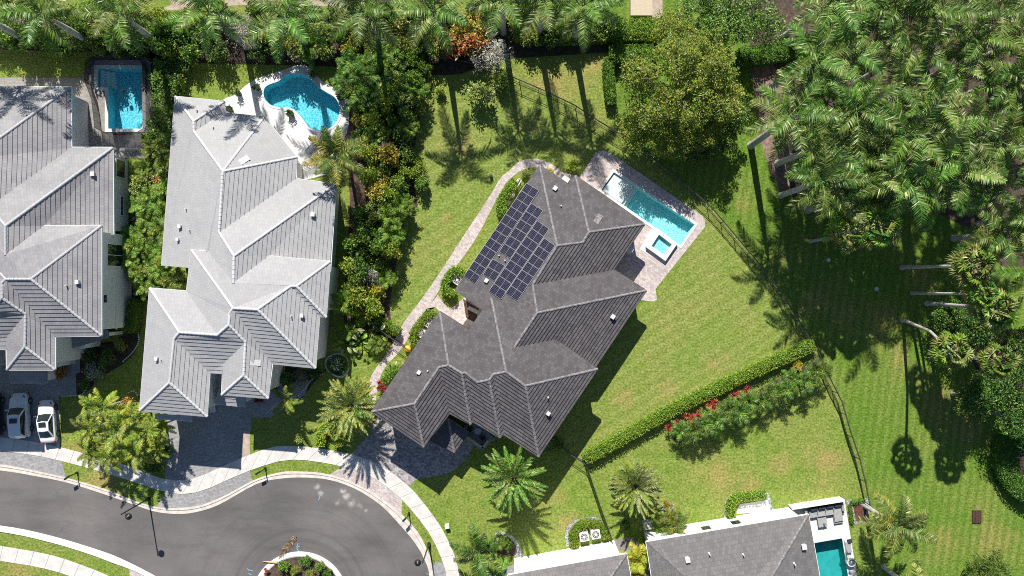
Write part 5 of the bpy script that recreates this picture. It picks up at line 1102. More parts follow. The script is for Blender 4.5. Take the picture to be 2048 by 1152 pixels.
# small things
yp = thing('garden_pot', 'round yellow pot beside the black side gate of the dark house', 'pot', tuple(P(815, 698))); M['yellow'] = simple('yellow_glaze', (.75, .42, .02), .4, .1); c = P(815, 697.5, .5); f = MB(); f.tube([(c.x, c.y, 0), (c.x, c.y, .3), (c.x, c.y, .55), (c.x, c.y, .6)], [.26, .38, .34, .1], 16); part(f, 'pot', M['yellow'], yp)
pl = MB(); c = P(1955, 1034, .2); pl.box((c.x, c.y, 0), 1.0, 1.4, .1, 0)
for i in range(6): pl.box((c.x - .42 + i*.168, c.y, .1), .14, 1.38, .05, 0)
M['deckwood'] = simple('dark_brown_wood', (.075, .038, .026), .8, .25, 4); solo(pl, 'wooden_platform', M['deckwood'], 'small dark brown slatted platform lying on the common lawn', 'platform', (c.x, c.y, 0))
for lb, px, py in [('pale round valve cover in the shaded lawn left of the palm trunks', 1657, 520), ('grey round valve cover lower in the shaded common lawn', 1753, 578)]:
    f = MB(); c = P(px, py); f.cyl((c.x, c.y, .0), .24, .05, 18); f.cyl((c.x, c.y, .05), .18, .02, 18); solo(f, 'valve_cover', M['curb'], lb, 'valve cover', (c.x, c.y, 0))
f = MB(); c = P(894, 1054, .6); f.box((c.x, c.y, 0), .45, .4, .5, .2); f.box((c.x, c.y, .5), .5, .45, .06, .2); solo(f, 'utility_box', M['vent'], 'small pale utility box at the lawn edge beside the pavement', 'utility box', (c.x, c.y, 0))
f = MB(); c = P(982, 351, .4); f.cyl((c.x, c.y, 0), .22, .4, 12, 0, .12); f.box((c.x, c.y + .1, .3), .3, .2, .2, .4); solo(f, 'irrigation_pump', M['steel'], 'small grey garden fitting on the grass beside the curved path', 'garden fitting', (c.x, c.y, 0))
gb = thing('cabinet', 'beige metal cabinet with lid at the top edge behind the hedges', 'cabinet', tuple(P(1283, 12))); c = P(1283, 12, 1.2); M['beige'] = simple('beige_metal', (.52, .43, .30), .6, .08); f = MB(); f.box((c.x, c.y, 0), 2.3, 2.1, 1.1); part(f, 'body', M['beige'], gb)
for k in (-1, 1): f = MB(); f.box((c.x, c.y + k*.52, 1.1), 2.4, 1.03, .12); part(f, 'lid', M['beige'], gb)
# brown frond dropped on the kerb of the island
ff = MB(); rr = random.Random(5); a, b_ = P(593, 1072), P(553, 1118); az = math.atan2(b_.y-a.y, b_.x-a.x)
frond(ff, rr, (a.x, a.y, .12), az, .05, .1, 3.1, 40, .5, .06, (0, [0, 1], [2, 1]), .15, .5, .03, .05, hang=.35); solo(ff, 'fallen_frond', [L['brown'], L['tan']], 'dead brown palm frond lying across the island kerb', 'palm frond', (a.x, a.y, 0))
ff = MB(); a = P(526, 1123, .1); ff.tube([a, a + Vector((.6, .0, .1)), a + Vector((1.6, -.1, .05))], [.03, .10, .16], 6); solo(ff, 'palm_boot', [L['tan']], 'curved tan frond base lying on the kerb left of the dead frond', 'palm frond', tuple(a))
# pool bits
f = MB(); c = P(246, 182, -.1); f.cyl((c.x, c.y, -.16), .2, .2, 14); f.cyl((c.x, c.y, .04), .14, .06, 10); solo(f, 'pool_cleaner', M['black_metal'], 'small dark round float in the rectangular blue pool', 'pool float', (c.x, c.y, -.1))
def planter(lb, px, py, r=.38):
    c = P(px, py, .5); root = thing('planter', lb, 'planter', (c.x, c.y, 0), 'dark planters round the kidney pool'); f = MB(); f.tube([(c.x, c.y, 0), (c.x, c.y, .5), (c.x, c.y, .55)], [r*.75, r, r*.95], 14); part(f, 'pot', M['black_metal'], root); f = MB(); clump(f, rr, Vector((c.x, c.y, .75)), r*1.0, 60, .22, [1, 1]); part(f, 'foliage', [L['dark'], L['deep']], root)
planter('dark planter left of the kidney pool', 513, 174); planter('dark planter at the right tip of the kidney pool', 680, 193); planter('dark planter below the kidney pool, inner side', 580, 227); planter('dark planter nearest the grey roof corner by the white deck', 458, 218); planter('dark planter on the upper left rim of the white deck', 476, 186, .3); planter('small dark planter on the upper right deck rim', 625, 149, .28)
def lounge2(lb, px, py, rz):
    c = P(px, py, .3); root = thing('sun_lounger', lb, 'sun lounger', (c.x, c.y, 0), None, rz); f = MB(); f.box((0, 0, .18), .66, 1.9, .1); [f.box((sx*.28, sy*.8, 0), .06, .06, .18) for sx in (-1, 1) for sy in (-1, 1)]; part(f, 'frame', M['frame_grey'], root, False); f = MB(); f.box((0, -.3, .28), .6, 1.25, .08); part(f, 'mattress', M['cush'], root, False)
    f = MB(); f.add([(-.3, .3, .34), (.3, .3, .34), (.3, .92, .66), (-.3, .92, .66)]); f.add([(-.3, .3, .26), (-.3, .92, .58), (.3, .92, .58), (.3, .3, .26)]); f.add([(-.3, .92, .66), (.3, .92, .66), (.3, .92, .58), (-.3, .92, .58)]); part(f, 'backrest', M['cush'], root, False)
lounge2('grey sun lounger on the white deck near the coconut palm', 645, 277, -.8); lounge2('second grey sun lounger, half under the coconut palm fronds', 625, 293, -.8)
gs = thing('bench', 'white bench against the shaded garage wall of the light grey house', 'bench', tuple(P(426, 815))); c = P(426, 815, .45); f = MB(); f.box((c.x, c.y, .38), .45, 1.1, .06, .2); part(f, 'seat', M['white_metal'], gs); f = MB(); f.box((c.x - .2, c.y, .44), .06, 1.1, .4, .2); part(f, 'backrest', M['white_metal'], gs)
for k in (-.45, .45): f = MB(); f.box((c.x, c.y + k, 0), .4, .06, .38, .2); part(f, 'leg', M['white_metal'], gs)
fl = thing('flagpole', 'thin pale pole leaning over the shaded entry paving', 'pole', tuple(P(556, 808))); f = MB(); a = P(556, 806); f.tube([a, P(531, 828, 2.2)], [.035, .025], 6); part(f, 'pole', M['white_metal'], fl)
f = MB(); c = P(1131, 359, .9); f.box((c.x, c.y, 0), .75, .6, .85, r34); f.box((c.x, c.y, .85), .8, .66, .06, r34); solo(f, 'generator_box', M['vent'], 'grey metal box tucked in the roof notch beside the curved path', 'equipment box', (c.x, c.y, 0))
# pool equipment behind the clipped hedge at the dark house
pe = thing('pool_pump', 'white pipes, pump and filter behind the hedge under the solar eave', 'pool pump', tuple(P(1030, 385))); f = MB(); a = P(1043, 362); b_ = P(1018, 400); d = (b_-a).normalized(); s_ = Vector((-d.y, d.x, 0))
for k in range(6): q = a + d*.25*k - s_*.25; f.cyl(tuple(q), .06, .6, 8)
f.tube([a + Vector((0, 0, .5)), b_ + Vector((0, 0, .5))], .05, 8); f.tube([a - s_*.4 + Vector((0, 0, .3)), b_ - s_*.4 + Vector((0, 0, .3))], .05, 8); part(f, 'pipes', M['white_metal'], pe); f = MB(); q = a.lerp(b_, .75); f.cyl(tuple(q), .3, .8, 14); f.cyl((q.x, q.y, .8), .3, .15, 14, 0, .1); part(f, 'filter', M['vent'], pe); f = MB(); q = a.lerp(b_, 1.15); f.box((q.x, q.y, 0), .6, .55, .6, r34); part(f, 'pump', M['vent'], pe)

# utility paint on the asphalt
M['blue_paint'] = simple('blue_utility_paint', (.22, .45, .62), .8, .2, 6)
for seg in [[(494, 1136), (500, 1143), (498, 1139), (506, 1142)], [(497, 1146), (503, 1150)], [(596, 1086), (594, 1098), (598, 1103)], [(592, 1094), (600, 1092)], [(641, 990), (637, 1000)], [(853, 1146), (857, 1149)]]:
    mb = MB()
    for a_, b_ in zip(seg, seg[1:]):
        a_, b_ = P(*a_, .0), P(*b_, .0); d = (b_ - a_).normalized(); s_ = Vector((-d.y, d.x, 0))*.035; q = [a_ - s_, b_ - s_, b_ + s_, a_ + s_]; mb.add([Vector((v.x, v.y, .013)) for v in q])
    o = mb.build('road_marking', M['blue_paint']); o['kind'] = 'structure'
# ------------------------------------------------------------------ plants
for i in range(4): royal_proto('royal%d' % i, 20 + i, nf=13 + i % 2, lean=.25)
for i in range(4): royal_proto('grove%d' % i, 40 + i, nf=12 + i % 2, ln=4.4, lean=.5, mats=('p_green', 'p_olive', 'p_pale', 'p_bright'), ws=(3.2, 1.6, 1.1, 2.2), lowe=-.25)
royal_proto('foxtail', 60, 4.0, 13, 2.6, .13, ('lime', 'p_olive', 'bright', 'gold'), (3, 2, 2, .8), .48, 34, .7, (.9, 1.4), -.1, 'foxtail_palm', 'palm_bark', .08)
royal_proto('foxtail2', 61, 4.0, 12, 2.6, .13, ('lime', 'olive', 'gold', 'p_bright'), (3, 2, 1.0, 1.5), .48, 34, .7, (.9, 1.4), 0, 'foxtail_palm', 'palm_bark', .08)
royal_proto('pot', 62, 3.4, 7, 2.2, .10, ('lime', 'olive', 'p_olive', 'bright'), (2, 1, 2, 2), .45, 32, .5, (1.3, 1.8), .3, 'foxtail_palm', 'palm_bark', .08)
royal_proto('young', 63, 6.0, 17, 3.4, .22, ('p_olive', 'p_yellow', 'p_green', 'p_pale'), (3, 1.0, 2.4, 1.2), .75, 32, 1.0, (1.0, 1.6), -.2)
royal_proto('young2', 64, 4.0, 13, 2.9, .2, ('p_green', 'p_bright', 'bright', 'p_pale'), (3, 2, 1.2, .6), .68, 32, .8, (1.0, 1.5), -.15)
royal_proto('coco', 65, 6.0, 20, 3.7, .17, ('p_olive', 'p_yellow', 'p_green', 'gold'), (3, 1.6, 2.4, .5), .72, 36, 0.0, (1.0, 1.5), -.45, 'coconut_palm', 'bark', .10, oldtan=.1)
date_proto('date0', 70, mats=('p_pale', 'p_olive', 'p_green', 'p_yellow'), ws=(1.6, 2.4, 2.2, 1.4)); date_proto('date1', 71, 3.6, 52, 3.1, ('p_pale', 'p_green', 'p_olive', 'p_bright'), (1.4, 3, 2, 1)); date_proto('date2', 72, 3.0, 84, 2.75, ('p_pale', 'sage', 'p_bright', 'lime'), (2.2, 2.0, 1.0, 1.6), dr=.5)
fan_proto('fan0', 80, 11, 26, lean=.3); fan_proto('fan1', 81, 11.3, 22, dead=9); fan_proto('fanlean', 82, 11, 27, lean=2.9); fan_proto('fansmall', 83, 8, 16, dead=4)
clumping_proto('areca0', 90, mats=('green', 'p_green', 'bright', 'olive')); clumping_proto('areca1', 91, 7, 1.8, 6, 1.5, ('olive', 'lime', 'green', 'p_green'), (2, 1.2, 2.5, 2.5)); clumping_proto('areca_dark', 92, 7, 2.0, 6, 1.6, ('p_green', 'deep', 'green', 'p_bright'), (3, 2, 1.5, 1)); clumping_proto('areca_gold', 93, 8, 1.8, 6, 1.6, ('lime', 'yellow', 'gold', 'bright'), (3, 2, 2, 1))
clumping_proto('dwarf', 94, 2, 1.9, 8, 1.45, ('p_green', 'p_deep', 'p_bright', 'p_olive'), (3, 2, 1.6, 1), 'dwarf_palm', .42, .07, .35, 16, (1.1, 1.7)); clumping_proto('droop', 95, 5, 1.7, 7, 1.7, ('olive', 'green', 'deep', 'gold'), (3, 2, 2, .5), droop=(1.5, 2.2))
paddle_proto('paddle0', 96); paddle_proto('paddle1', 97, 20, 2.0, 1.2, .5, ('bright', 'pale', 'green', 'lime'))
strap_proto('red', 98, 30, .5, .07, ('maroon', 'red', 'maroon'), heads=4, hh=.7); strap_proto('redflower', 99, 26, .5, .09, ('red', 'maroon', 'olive', 'orange'), (4, .8, .6, .7), heads=4, hh=1.0); strap_proto('spiky', 100, 34, .75, .08, ('olive', 'lime', 'green'), heads=3, hh=.8)
sh = dict(green=(('green', 'bright', 'deep', 'olive'), (3, 2, 2, 1)), lime=(('lime', 'bright', 'green', 'gold'), (3, 2, 2, 1)), dark=(('deep', 'dark', 'green', 'olive'), (3, 2, 2, .7)), olive=(('olive', 'green', 'sage', 'lime'), (3, 2, 1.5, 1)),
    orange=(('orange', 'gold', 'olive', 'lime'), (1.6, 2.5, 2, 1.5)), rust=(('orange', 'brown', 'red', 'olive'), (2, 2, .7, 1.5)), silver=(('silver', 'sage', 'silver', 'tan'), (3, 1, 2, .8)), yellow=(('yellow', 'gold', 'lime', 'olive'), (1.5, 2, 3, 1.5)))
for i, (k, (m_, w_)) in enumerate(sh.items()):
    for j in range(2):
        shrub_proto('sh_%s%d' % (k, j), 'shrub', m_, w_, 1.25, 2.4, 36 if k != 'silver' else 46, 40 if k != 'silver' else 26, .27 if k != 'silver' else .16, .55 if k != 'silver' else .3, 200 + i*2 + j)
shrub_proto('ball', 'topiary_ball', ('deep', 'green', 'bright'), (3, 2, 1), .7, 1.0, 40, 34, .13, .6, 300, crad=.25); shrub_proto('white', 'flowering_shrub', ('white', 'green', 'deep', 'pale'), (2, 2, 2, 1), .8, 1.1, 30, 26, .17, .7, 301, crad=.3)
shrub_proto('sagebush', 'shrub', ('silver', 'sage', 'deep', 'pale'), (2, 2, 3, 1), 1.1, 1.1, 36, 30, .2, .3, 302, crad=.4)
# --- royal palms in the top row
top = [(-70, 18, 'behind the left edge house, nearest the picture corner'), (78, 25, 'above the left lawn corner'), (235, 30, 'above the rectangular blue pool'), (412, 20, 'above the light grey house roof corner'), (566, 32, 'above the kidney pool'), (727, 25, 'between the kidney pool and the orange shrub'), (870, 16, 'beside the rust coloured shrub'), (1004, -6, 'left of the two bare white trunks'), (1086, 6, 'on the first bare white trunk by the tan grass'), (1166, 12, 'on the second bare white trunk by the clipped hedge block')]
for i, (x, y, d) in enumerate(top): put_crown('royal%d' % (i % 4), x, y, R.uniform(9.3, 10.4), sc=R.uniform(1.0, 1.1), label='tall royal palm ' + d, cat='palm tree', group='royal palms along the top boundary')
# --- the grove on the right
gp = [(1612, 40), (1590, 140), (1580, 250), (1625, 335), (1690, 385), (1780, 372), (1870, 355), (1960, 385), (2000, 470), (2090, 600), (2120, -50), (1600, -50)]
g1 = scatter(gp, 71, 8, 6000); g2 = scatter([(1605, 235), (1760, 250), (1920, 255), (1930, 375), (1780, 400), (1680, 400), (1625, 345)], 54, 9, 4000, [(a, b, 48) for a, b in g1])
for i, (x, y) in enumerate(g1 + g2):
    put_crown('grove%d' % (i % 4), x, y, R.uniform(10.0, 12.5)*(1 if y < 370 else .72), sc=R.uniform(.92, 1.12), label='royal palm crowded among others in the dense grove beside the common lawn', cat='palm tree', group='royal palms of the dense grove')
for x, y, hz, k, sc, d in [(1765, 452, 9.5, 'fan0', 1.3, 'with a broad head at the grove edge, left of the others'), (1700, 470, 9, 'fansmall', .95, 'small headed, at the grove edge above the pale valve cover'), (1938, 528, 11.3, 'fan0', 1.15, 'on a thin trunk, below the middle of the grove'), (1958, 588, 11, 'fan1', .95, 'crowded against the one on the thickest pale trunk'), (1992, 612, 11, 'fan0', 1.2, 'on the thickest pale trunk at the right'), (1993, 722, 10.5, 'fan1', 1.05, 'with a brown skirt of dead leaves, lowest at the right')]:
    put_crown(k, x, y, hz, sc=sc, label='fan palm ' + d, cat='palm tree', group='fan palms at the lower edge of the grove')
b0 = P(1805, 641); cr = P(1900, 700, 11); o = put('fanlean', (b0.x, b0.y, 0), 1.0, math.atan2(cr.y-b0.y, cr.x-b0.x), 'leaning fan palm standing alone on the shaded common lawn', 'palm tree', 'fan palms at the lower edge of the grove')
# --- single palms
put_crown('date0', 703, 812, 3.6, sc=1.3, label='date palm with yellow tipped fronds between the two front lawns', cat='palm tree'); put_crown('date1', 1026, 955, 4.3, sc=1.3, label='green date palm on the front lawn of the dark grey house', cat='palm tree'); put_crown('date2', 1271, 972, 3.2, sc=1.2, label='round pale headed date palm beside the straight fence', cat='palm tree')
put_crown('coco', 672, 313, 6.2, sc=1.0, label='yellowing coconut palm overhanging the white pool deck', cat='palm tree')
put_crown('young', 1795, 1052, 6.5, sc=1.1, label='young royal palm with white trunk right of the white patio', cat='palm tree', rz=1.0); put_crown('young', 1835, 1185, 6.5, sc=1.0, label='young palm cut off by the bottom edge right of the patio', cat='palm tree')
put_crown('young2', 955, 1105, 4.4, sc=1.05, label='bright green palm beside the pavement above the bare white wall', cat='palm tree'); put_crown('young2', 985, 1150, 3.2, sc=.8, label='smaller green palm at the bottom edge beside the pavement', cat='palm tree')
put_crown('pot', 572, 800, 3.0, sc=.9, label='small palm with two heavy fronds in the shaded front garden', cat='palm tree')
for i, (x, y, hz, sc, d) in enumerate([(205, 815, 4.2, .95, 'topmost of the front cluster'), (178, 858, 3.8, .9, 'leftmost of the front cluster'), (232, 862, 4.6, .95, 'in the middle of the front cluster'), (292, 862, 4.2, .95, 'rightmost of the front cluster by the garage roof'), (215, 915, 3.2, .85, 'lowest of the front cluster, over the pavement'), (270, 905, 3.6, .9, 'lower right of the front cluster'), (310, 895, 3.0, .75, 'nearest the paved driveway in the front cluster'), (258, 838, 4.4, .85, 'just left of the red brown shrub in the front cluster'), (185, 900, 3.0, .8, 'reaching furthest over the pavement from the front cluster'), (322, 850, 3.6, .7, 'tucked against the grey garage roof')]):
    put_crown('foxtail' if i % 2 == 0 else 'foxtail2', x, y, hz, sc=sc, label='yellow green foxtail palm ' + d, cat='palm tree', group='yellow green palms in the front cluster')
put('rustx' if 'rustx' in PROT else 'sh_rust0', P(262, 815), .8, label='red brown shrub among the yellow green front palms', cat='shrub')
# --- planting strips
def fill(poly, dist, seed, keys, label, group, smin, smax, cat='shrub', zf=1.0, avoid=(), z=1.5):
    r = random.Random(seed); names = [k for k, w, d in keys]
    for x, y in scatter(poly, dist, seed, 5000, avoid):
        i = pick(r, [w for k, w, d in keys]); k, w, d = keys[i]; kk = k + str(r.randint(0, 1)) if k.startswith('sh_') else k
        p = P(x, y, z); put(kk, (p.x, p.y, 0), r.uniform(smin, smax), None, label % d, cat, group, szk=zf*r.uniform(.85, 1.2))
mid = [(695, 92), (820, 85), (845, 130), (835, 200), (812, 320), (818, 345), (800, 430), (778, 520), (768, 610), (745, 640), (690, 610), (688, 540), (705, 470), (728, 390), (735, 330), (700, 270), (700, 180)]
fill(mid, 25, 31, [('sh_green', 4, 'mid green leafy shrub'), ('sh_lime', 3.5, 'bright lime shrub'), ('sh_dark', .8, 'dark green leafy shrub'), ('sh_olive', 1.6, 'olive leaved shrub'), ('sh_orange', .45, 'orange flecked croton shrub'), ('sh_yellow', .4, 'yellow leaved shrub'), ('sh_silver', .5, 'greyish twiggy shrub'), ('areca0', 1.5, 'feathery palm clump')], '%s in the thick strip between light grey house and yard lawn', 'shrubs in the strip between two houses', .72, 1.0, zf=1.5, z=2.4)
for x, y in [(700, 130), (735, 150), (715, 185), (745, 195), (690, 165), (775, 130), (760, 100), (790, 175)]:
    p = P(x, y, 3); put('areca_dark', (p.x, p.y, 0), R.uniform(1.0, 1.25), None, 'dark feathery palm clump right of the kidney pool', 'palm', 'dark palm clumps right of the kidney pool')
left = [(278, 322), (300, 300), (342, 215), (343, 300), (335, 440), (322, 520), (352, 548), (362, 575), (300, 585), (262, 560), (240, 530), (238, 480), (262, 455), (275, 400)]
fill(left, 26, 32, [('areca1', 3, 'arching yellow green palm clump'), ('areca0', 3, 'green feathery palm clump'), ('paddle0', 1.6, 'big leaved green plant'), ('sh_olive', 1, 'olive leaved shrub'), ('sh_green', 1, 'mid green leafy shrub'), ('sh_rust', .3, 'rust coloured shrub')], '%s in the shady gap between the two left houses', 'plants between the two left houses', .75, 1.05)
fill([(315, 115), (362, 118), (360, 190), (345, 215), (300, 300), (304, 200)], 20, 33, [('sh_dark', 3, 'dark green leafy shrub'), ('sh_green', 2, 'mid green leafy shrub')], '%s right of the rectangular blue pool', 'dark shrubs beside the rectangular pool', .75, 1.0, zf=.8)
topp = [(-20, 5), (250, 25), (420, 20), (640, 20), (860, 10), (960, 20), (1060, 20), (1230, 20), (1235, 55), (1060, 75), (960, 95), (860, 105), (690, 95), (570, 100), (375, 105), (180, 82), (-20, 60)]
fill(topp, 27, 34, [('sh_green', 3, 'mid green leafy shrub'), ('sh_lime', 1.4, 'bright lime shrub'), ('sh_olive', 1.4, 'olive leaved shrub'), ('sh_yellow', .6, 'yellow green shrub'), ('sh_dark', 3, 'dark green leafy shrub'), ('areca0', .8, 'feathery palm clump')], '%s under the royal palms along the top boundary', 'shrubs along the top boundary', .8, 1.05, zf=1.35, z=2.2, avoid=[(60, 55, 30), (475, 60, 50), (985, 90, 55), (935, 75, 45)])
fill([(10, 55), (330, 60), (330, 92), (160, 84), (10, 80)], 24, 36, [('sh_green', 3, 'mid green leafy shrub'), ('sh_dark', 2, 'dark green leafy shrub')], '%s in the row above the rectangular blue pool', 'shrubs above the rectangular blue pool', .85, 1.05, zf=1.75, z=3)
for x, y, s_, d in [(55, 50, 1.2, 'in the top left corner'), (35, 62, 1.0, 'at the left edge by the fence'), (462, 52, 1.2, 'above the light grey roof'), (490, 75, 1.1, 'upper left of the kidney pool'), (500, 45, 1.0, 'behind others above the kidney pool'), (975, 62, 1.2, 'right of the rust coloured tree'), (992, 105, 1.3, 'where the long curving fence begins'), (960, 120, 1.0, 'at the shaded lawn top')]:
    p = P(x, y, 2); put('sh_silver%d' % R.randint(0, 1), (p.x, p.y, 0), s_*1.15, None, 'greyish white twiggy bush ' + d, 'shrub', 'greyish twiggy bushes along the top boundary', szk=1.15)
for x, y, k in [(925, 55, 'sh_orange0'), (940, 80, 'sh_rust0'), (905, 88, 'sh_rust1'), (950, 45, 'sh_orange1')]:
    p = P(x, y, 2.5); put(k, (p.x, p.y, 0), 1.3, None, {'sh_orange0': 'orange yellow shrub at the top of the yard', 'sh_rust0': 'deep rust shrub, largest at the yard top', 'sh_rust1': 'rust red shrub over the dark shaded lawn corner', 'sh_orange1': 'orange yellow shrub touching the greyish bush'}[k], 'shrub', 'rust and orange shrubs at the yard top', szk=1.2)
for x, y, k, s_, d in [(960, 190, 'sh_olive0', 1.1, 'olive shrub standing in the shaded top of the yard'), (1005, 165, 'sh_green0', .9, 'small green shrub against the curving fence'), (835, 340, 'sh_lime0', .85, 'lime shrub leaning out over the yard lawn'), (842, 368, 'sh_green1', .8, 'rounded green shrub casting a long shadow on the yard lawn'), (1100, 345, 'sh_yellow0', .45, 'low yellow green plant beside the curved path'), (1145, 330, 'sh_lime1', .55, 'low lime plant in the angle of pool deck and path'), (1052, 345, 'sh_olive1', .4, 'low olive plant inside the path bend'), (880, 180, 'sh_lime0', .5, 'small lime shrub in the dark shaded corner')]:
    p = P(x, y, 1); put(k, (p.x, p.y, 0), s_, None, d, 'shrub')
lm = [(690, 640), (745, 640), (760, 690), (720, 700), (685, 690), (670, 660)]
fill(lm, 24, 35, [('paddle1', 3, 'broad leaved pale green plant'), ('sh_lime', 1, 'bright lime shrub'), ('areca0', 1, 'feathery palm clump')], '%s beside the right wall of the light grey house', 'plants by the right wall of the light grey house', .6, .85, 'plant')
for x, y, k, s_, d in [(757, 668, 'paddle1', .8, 'pale big leaved plant above the shaded gate fence'), (120, 745, 'sh_rust0', .62, 'brown croton clump beside the left house entrance'), (185, 745, 'sagebush', 1.0, 'silvery bush in the shaded bed by the stone edging'), (215, 715, 'sh_dark0', .75, 'dark shrub beside the left house porch'), (240, 690, 'sh_olive0', .55, 'small olive shrub behind the left house porch'), (180, 710, 'sh_dark1', .7, 'dark shrub at the left house porch columns'), (168, 770, 'sh_dark0', .5, 'dark low shrub at the paving corner'),
    (570, 760, 'sh_dark0', .7, 'dark shrub under the light grey eave'), (600, 755, 'sagebush', .8, 'silvery shrub in the shaded front bed'), (545, 770, 'sh_dark1', .6, 'dark shrub beside the grey entry wing'), (560, 740, 'spiky', .8, 'spiky plant under the light grey eave'), (630, 745, 'sh_dark1', .55, 'small dark shrub at the curved stone edging'), (672, 730, 'white', .9, 'white flowering shrub ringed by a low hedge'), (515, 800, 'red', .75, 'dark red plant beside the grey entry wing'), (763, 775, 'red', .9, 'maroon spiky plant at the eave beside the paver path'), (785, 740, 'paddle0', .5, 'broad leaved plant under the dark eave'),
    (1336, 1012, 'sh_orange0', .4, 'small orange plant above the pebble circle'), (1345, 1040, 'droop', 1.0, 'drooping dark palm clump against the white wall'), (1320, 1045, 'areca0', .7, 'green palm clump between air conditioner and drooping palm'), (1250, 1050, 'sh_dark0', .5, 'dark shrub below the pale date palm'), (1268, 1112, 'areca_gold', 1.15, 'golden palm clump between the two bottom roofs'), (1262, 1140, 'areca_gold', .95, 'golden palm clump at the bottom edge between roofs'), (1014, 1092, 'ball', .95, 'clipped round green ball near the bare white wall'), (1000, 1082, 'areca0', .6, 'feathery clump left of the clipped green ball'),
    (595, 880, 'sh_olive1', .4, 'small olive shrub by the front hedge'), (330, 900, 'sh_dark1', .6, 'dark shrub at the driveway corner under the front palms'), (305, 935, 'sh_dark0', .65, 'dark round shrub beside the pavement under the front palms')]:
    p = P(x, y, .8); put(k, (p.x, p.y, 0), s_, None, d, 'shrub' if k.startswith(('sh', 'sage', 'white', 'ball')) else 'plant')
# dwarf palms and red flowered plants behind the long hedge
for i in range(13):
    tt = i/12; x, y = lerp(1362, 1632, tt), lerp(868, 742, tt) + (6 if i % 2 else -4); p = P(x, y, 1.7)
    put('dwarf', (p.x, p.y, 0), R.uniform(.9, 1.15), None, 'small dark green palm in the row behind the long hedge', 'palm', 'small palms behind the long hedge')
for x, y in [(1350, 858), (1383, 843), (1397, 838), (1425, 822), (1478, 797), (1492, 790)]:
    p = P(x, y - 4, 1.4); put('redflower', (p.x, p.y, 0), R.uniform(.95, 1.2), None, 'red leaved plant between the long hedge and small palms', 'plant', 'red plants behind the long hedge')
p = P(1597, 731, 1); put('sh_orange1', (p.x, p.y, 0), .5, None, 'orange brown plant at the far end of the long hedge', 'plant')
# island planting
for x, y, k, s_, d in [(568, 1130, 'sh_green0', .55, 'green shrub at the left of the island'), (612, 1120, 'sh_dark0', .5, 'dark green shrub at the top of the island'), (640, 1132, 'sh_green1', .5, 'green shrub at the right of the island'), (590, 1140, 'spiky', .7, 'spiky grass clump in the island middle'), (620, 1148, 'sh_olive0', .5, 'olive shrub low in the island'), (532, 1142, 'redflower', .5, 'red flowered plant at the left island edge'), (655, 1148, 'sh_dark1', .45, 'dark shrub at the right island edge')]:
    p = P(x, y, .6); o = put(k, (p.x, p.y, .08), s_, None, d, 'shrub' if k != 'spiky' else 'plant'); 
# --- hedges
hedge('long clipped hedge running from the fence corner across to the common lawn', [(1172, 918), (1260, 868), (1350, 818), (1440, 775), (1540, 728), (1626, 690)], 1.25, 1.25, seed=11)
hedge('curved clipped hedge round the two paired air conditioners', [(1150, 1092), (1146, 1072), (1160, 1053), (1185, 1048), (1203, 1055), (1212, 1074)], .85, .9, ('lime', 'bright', 'green'), seed=12)
hedge('curved clipped hedge round the white gravel by the white wall', [(1464, 1032), (1463, 1010), (1475, 997), (1500, 993), (1530, 990)], .9, .9, ('lime', 'bright', 'green'), seed=13)
hedge('clipped hedge along the path beside the pool equipment', [(1028, 363), (1013, 385), (1003, 402), (1003, 420), (1010, 428)], 1.0, 1.5, ('bright', 'lime', 'green'), seed=14)
hedge('small clipped hedge round the lone air conditioner', [(925, 545), (908, 540), (896, 556), (888, 572), (898, 584), (908, 588)], .85, 1.3, ('bright', 'lime', 'green'), seed=15)
hedge('clipped hedge screening two air conditioners beside the paver path', [(868, 630), (855, 628), (838, 650), (824, 672), (830, 685)], .75, 1.2, ('bright', 'lime', 'green'), seed=16)
hedge('leafy hedge along the inside of the black side gate', [(752, 640), (775, 652), (795, 664)], 1.0, 1.2, ('bright', 'lime', 'green'), seed=17)
hedge('low green hedge under the left eave of the dark house', [(792, 738), (778, 752), (768, 762)], .9, .8, ('green', 'bright', 'deep'), seed=18)
hedge('lime green front hedge beside the yellow tipped date palm', [(640, 890), (642, 865), (655, 855), (672, 870), (680, 890)], 1.0, 1.1, ('lime', 'gold', 'bright'), seed=19)
hedge('thick clipped hedge block below the beige cabinet', [(1228, 60), (1320, 58)], 2.3, 1.6, ('bright', 'green', 'lime'), seed=20, ls=.18)
hedge('thick green hedge below the dark red strip at the top', [(1222, 106), (1310, 108)], 1.9, 1.6, ('green', 'bright', 'deep'), seed=21, ls=.18)
hedge('hedge running behind the tan grass to the thick hedge block', [(1030, 62), (1120, 68), (1215, 66)], 1.7, 1.5, ('bright', 'green', 'lime'), seed=22, ls=.18)
hedge('hedge between the tan grass patch and the big spreading tree', [(1217, 118), (1219, 160), (1224, 205)], 1.1, 1.3, ('green', 'deep', 'bright'), seed=26, ls=.18)
hedge('dark hedge right of the big spreading tree', [(1480, 112), (1530, 108), (1590, 95), (1700, 75)], 2.0, 1.5, ('green', 'deep', 'dark'), seed=23, ls=.18)
hedge('rounded dark hedge at the right edge by the common lawn', [(2065, 860), (2025, 885), (2013, 925), (2030, 965), (2075, 1000)], 2.2, 1.6, ('deep', 'dark', 'green'), seed=24, ls=.18)
hedge('low ring hedge round the white flowering shrub', [(664, 745), (656, 728), (668, 715), (685, 718), (691, 735), (682, 748)], .5, .6, ('deep', 'green', 'dark'), seed=25, ls=.11)
hedge('dark leafy hedge on the left house side wall', [(266, 600), (262, 640), (258, 662)], 1.1, 1.6, ('deep', 'green', 'olive'), seed=27)
hedge('small hedge at the front right corner of the dark house', [(1105, 880), (1122, 893)], .9, .8, ('green', 'deep', 'bright'), seed=28)
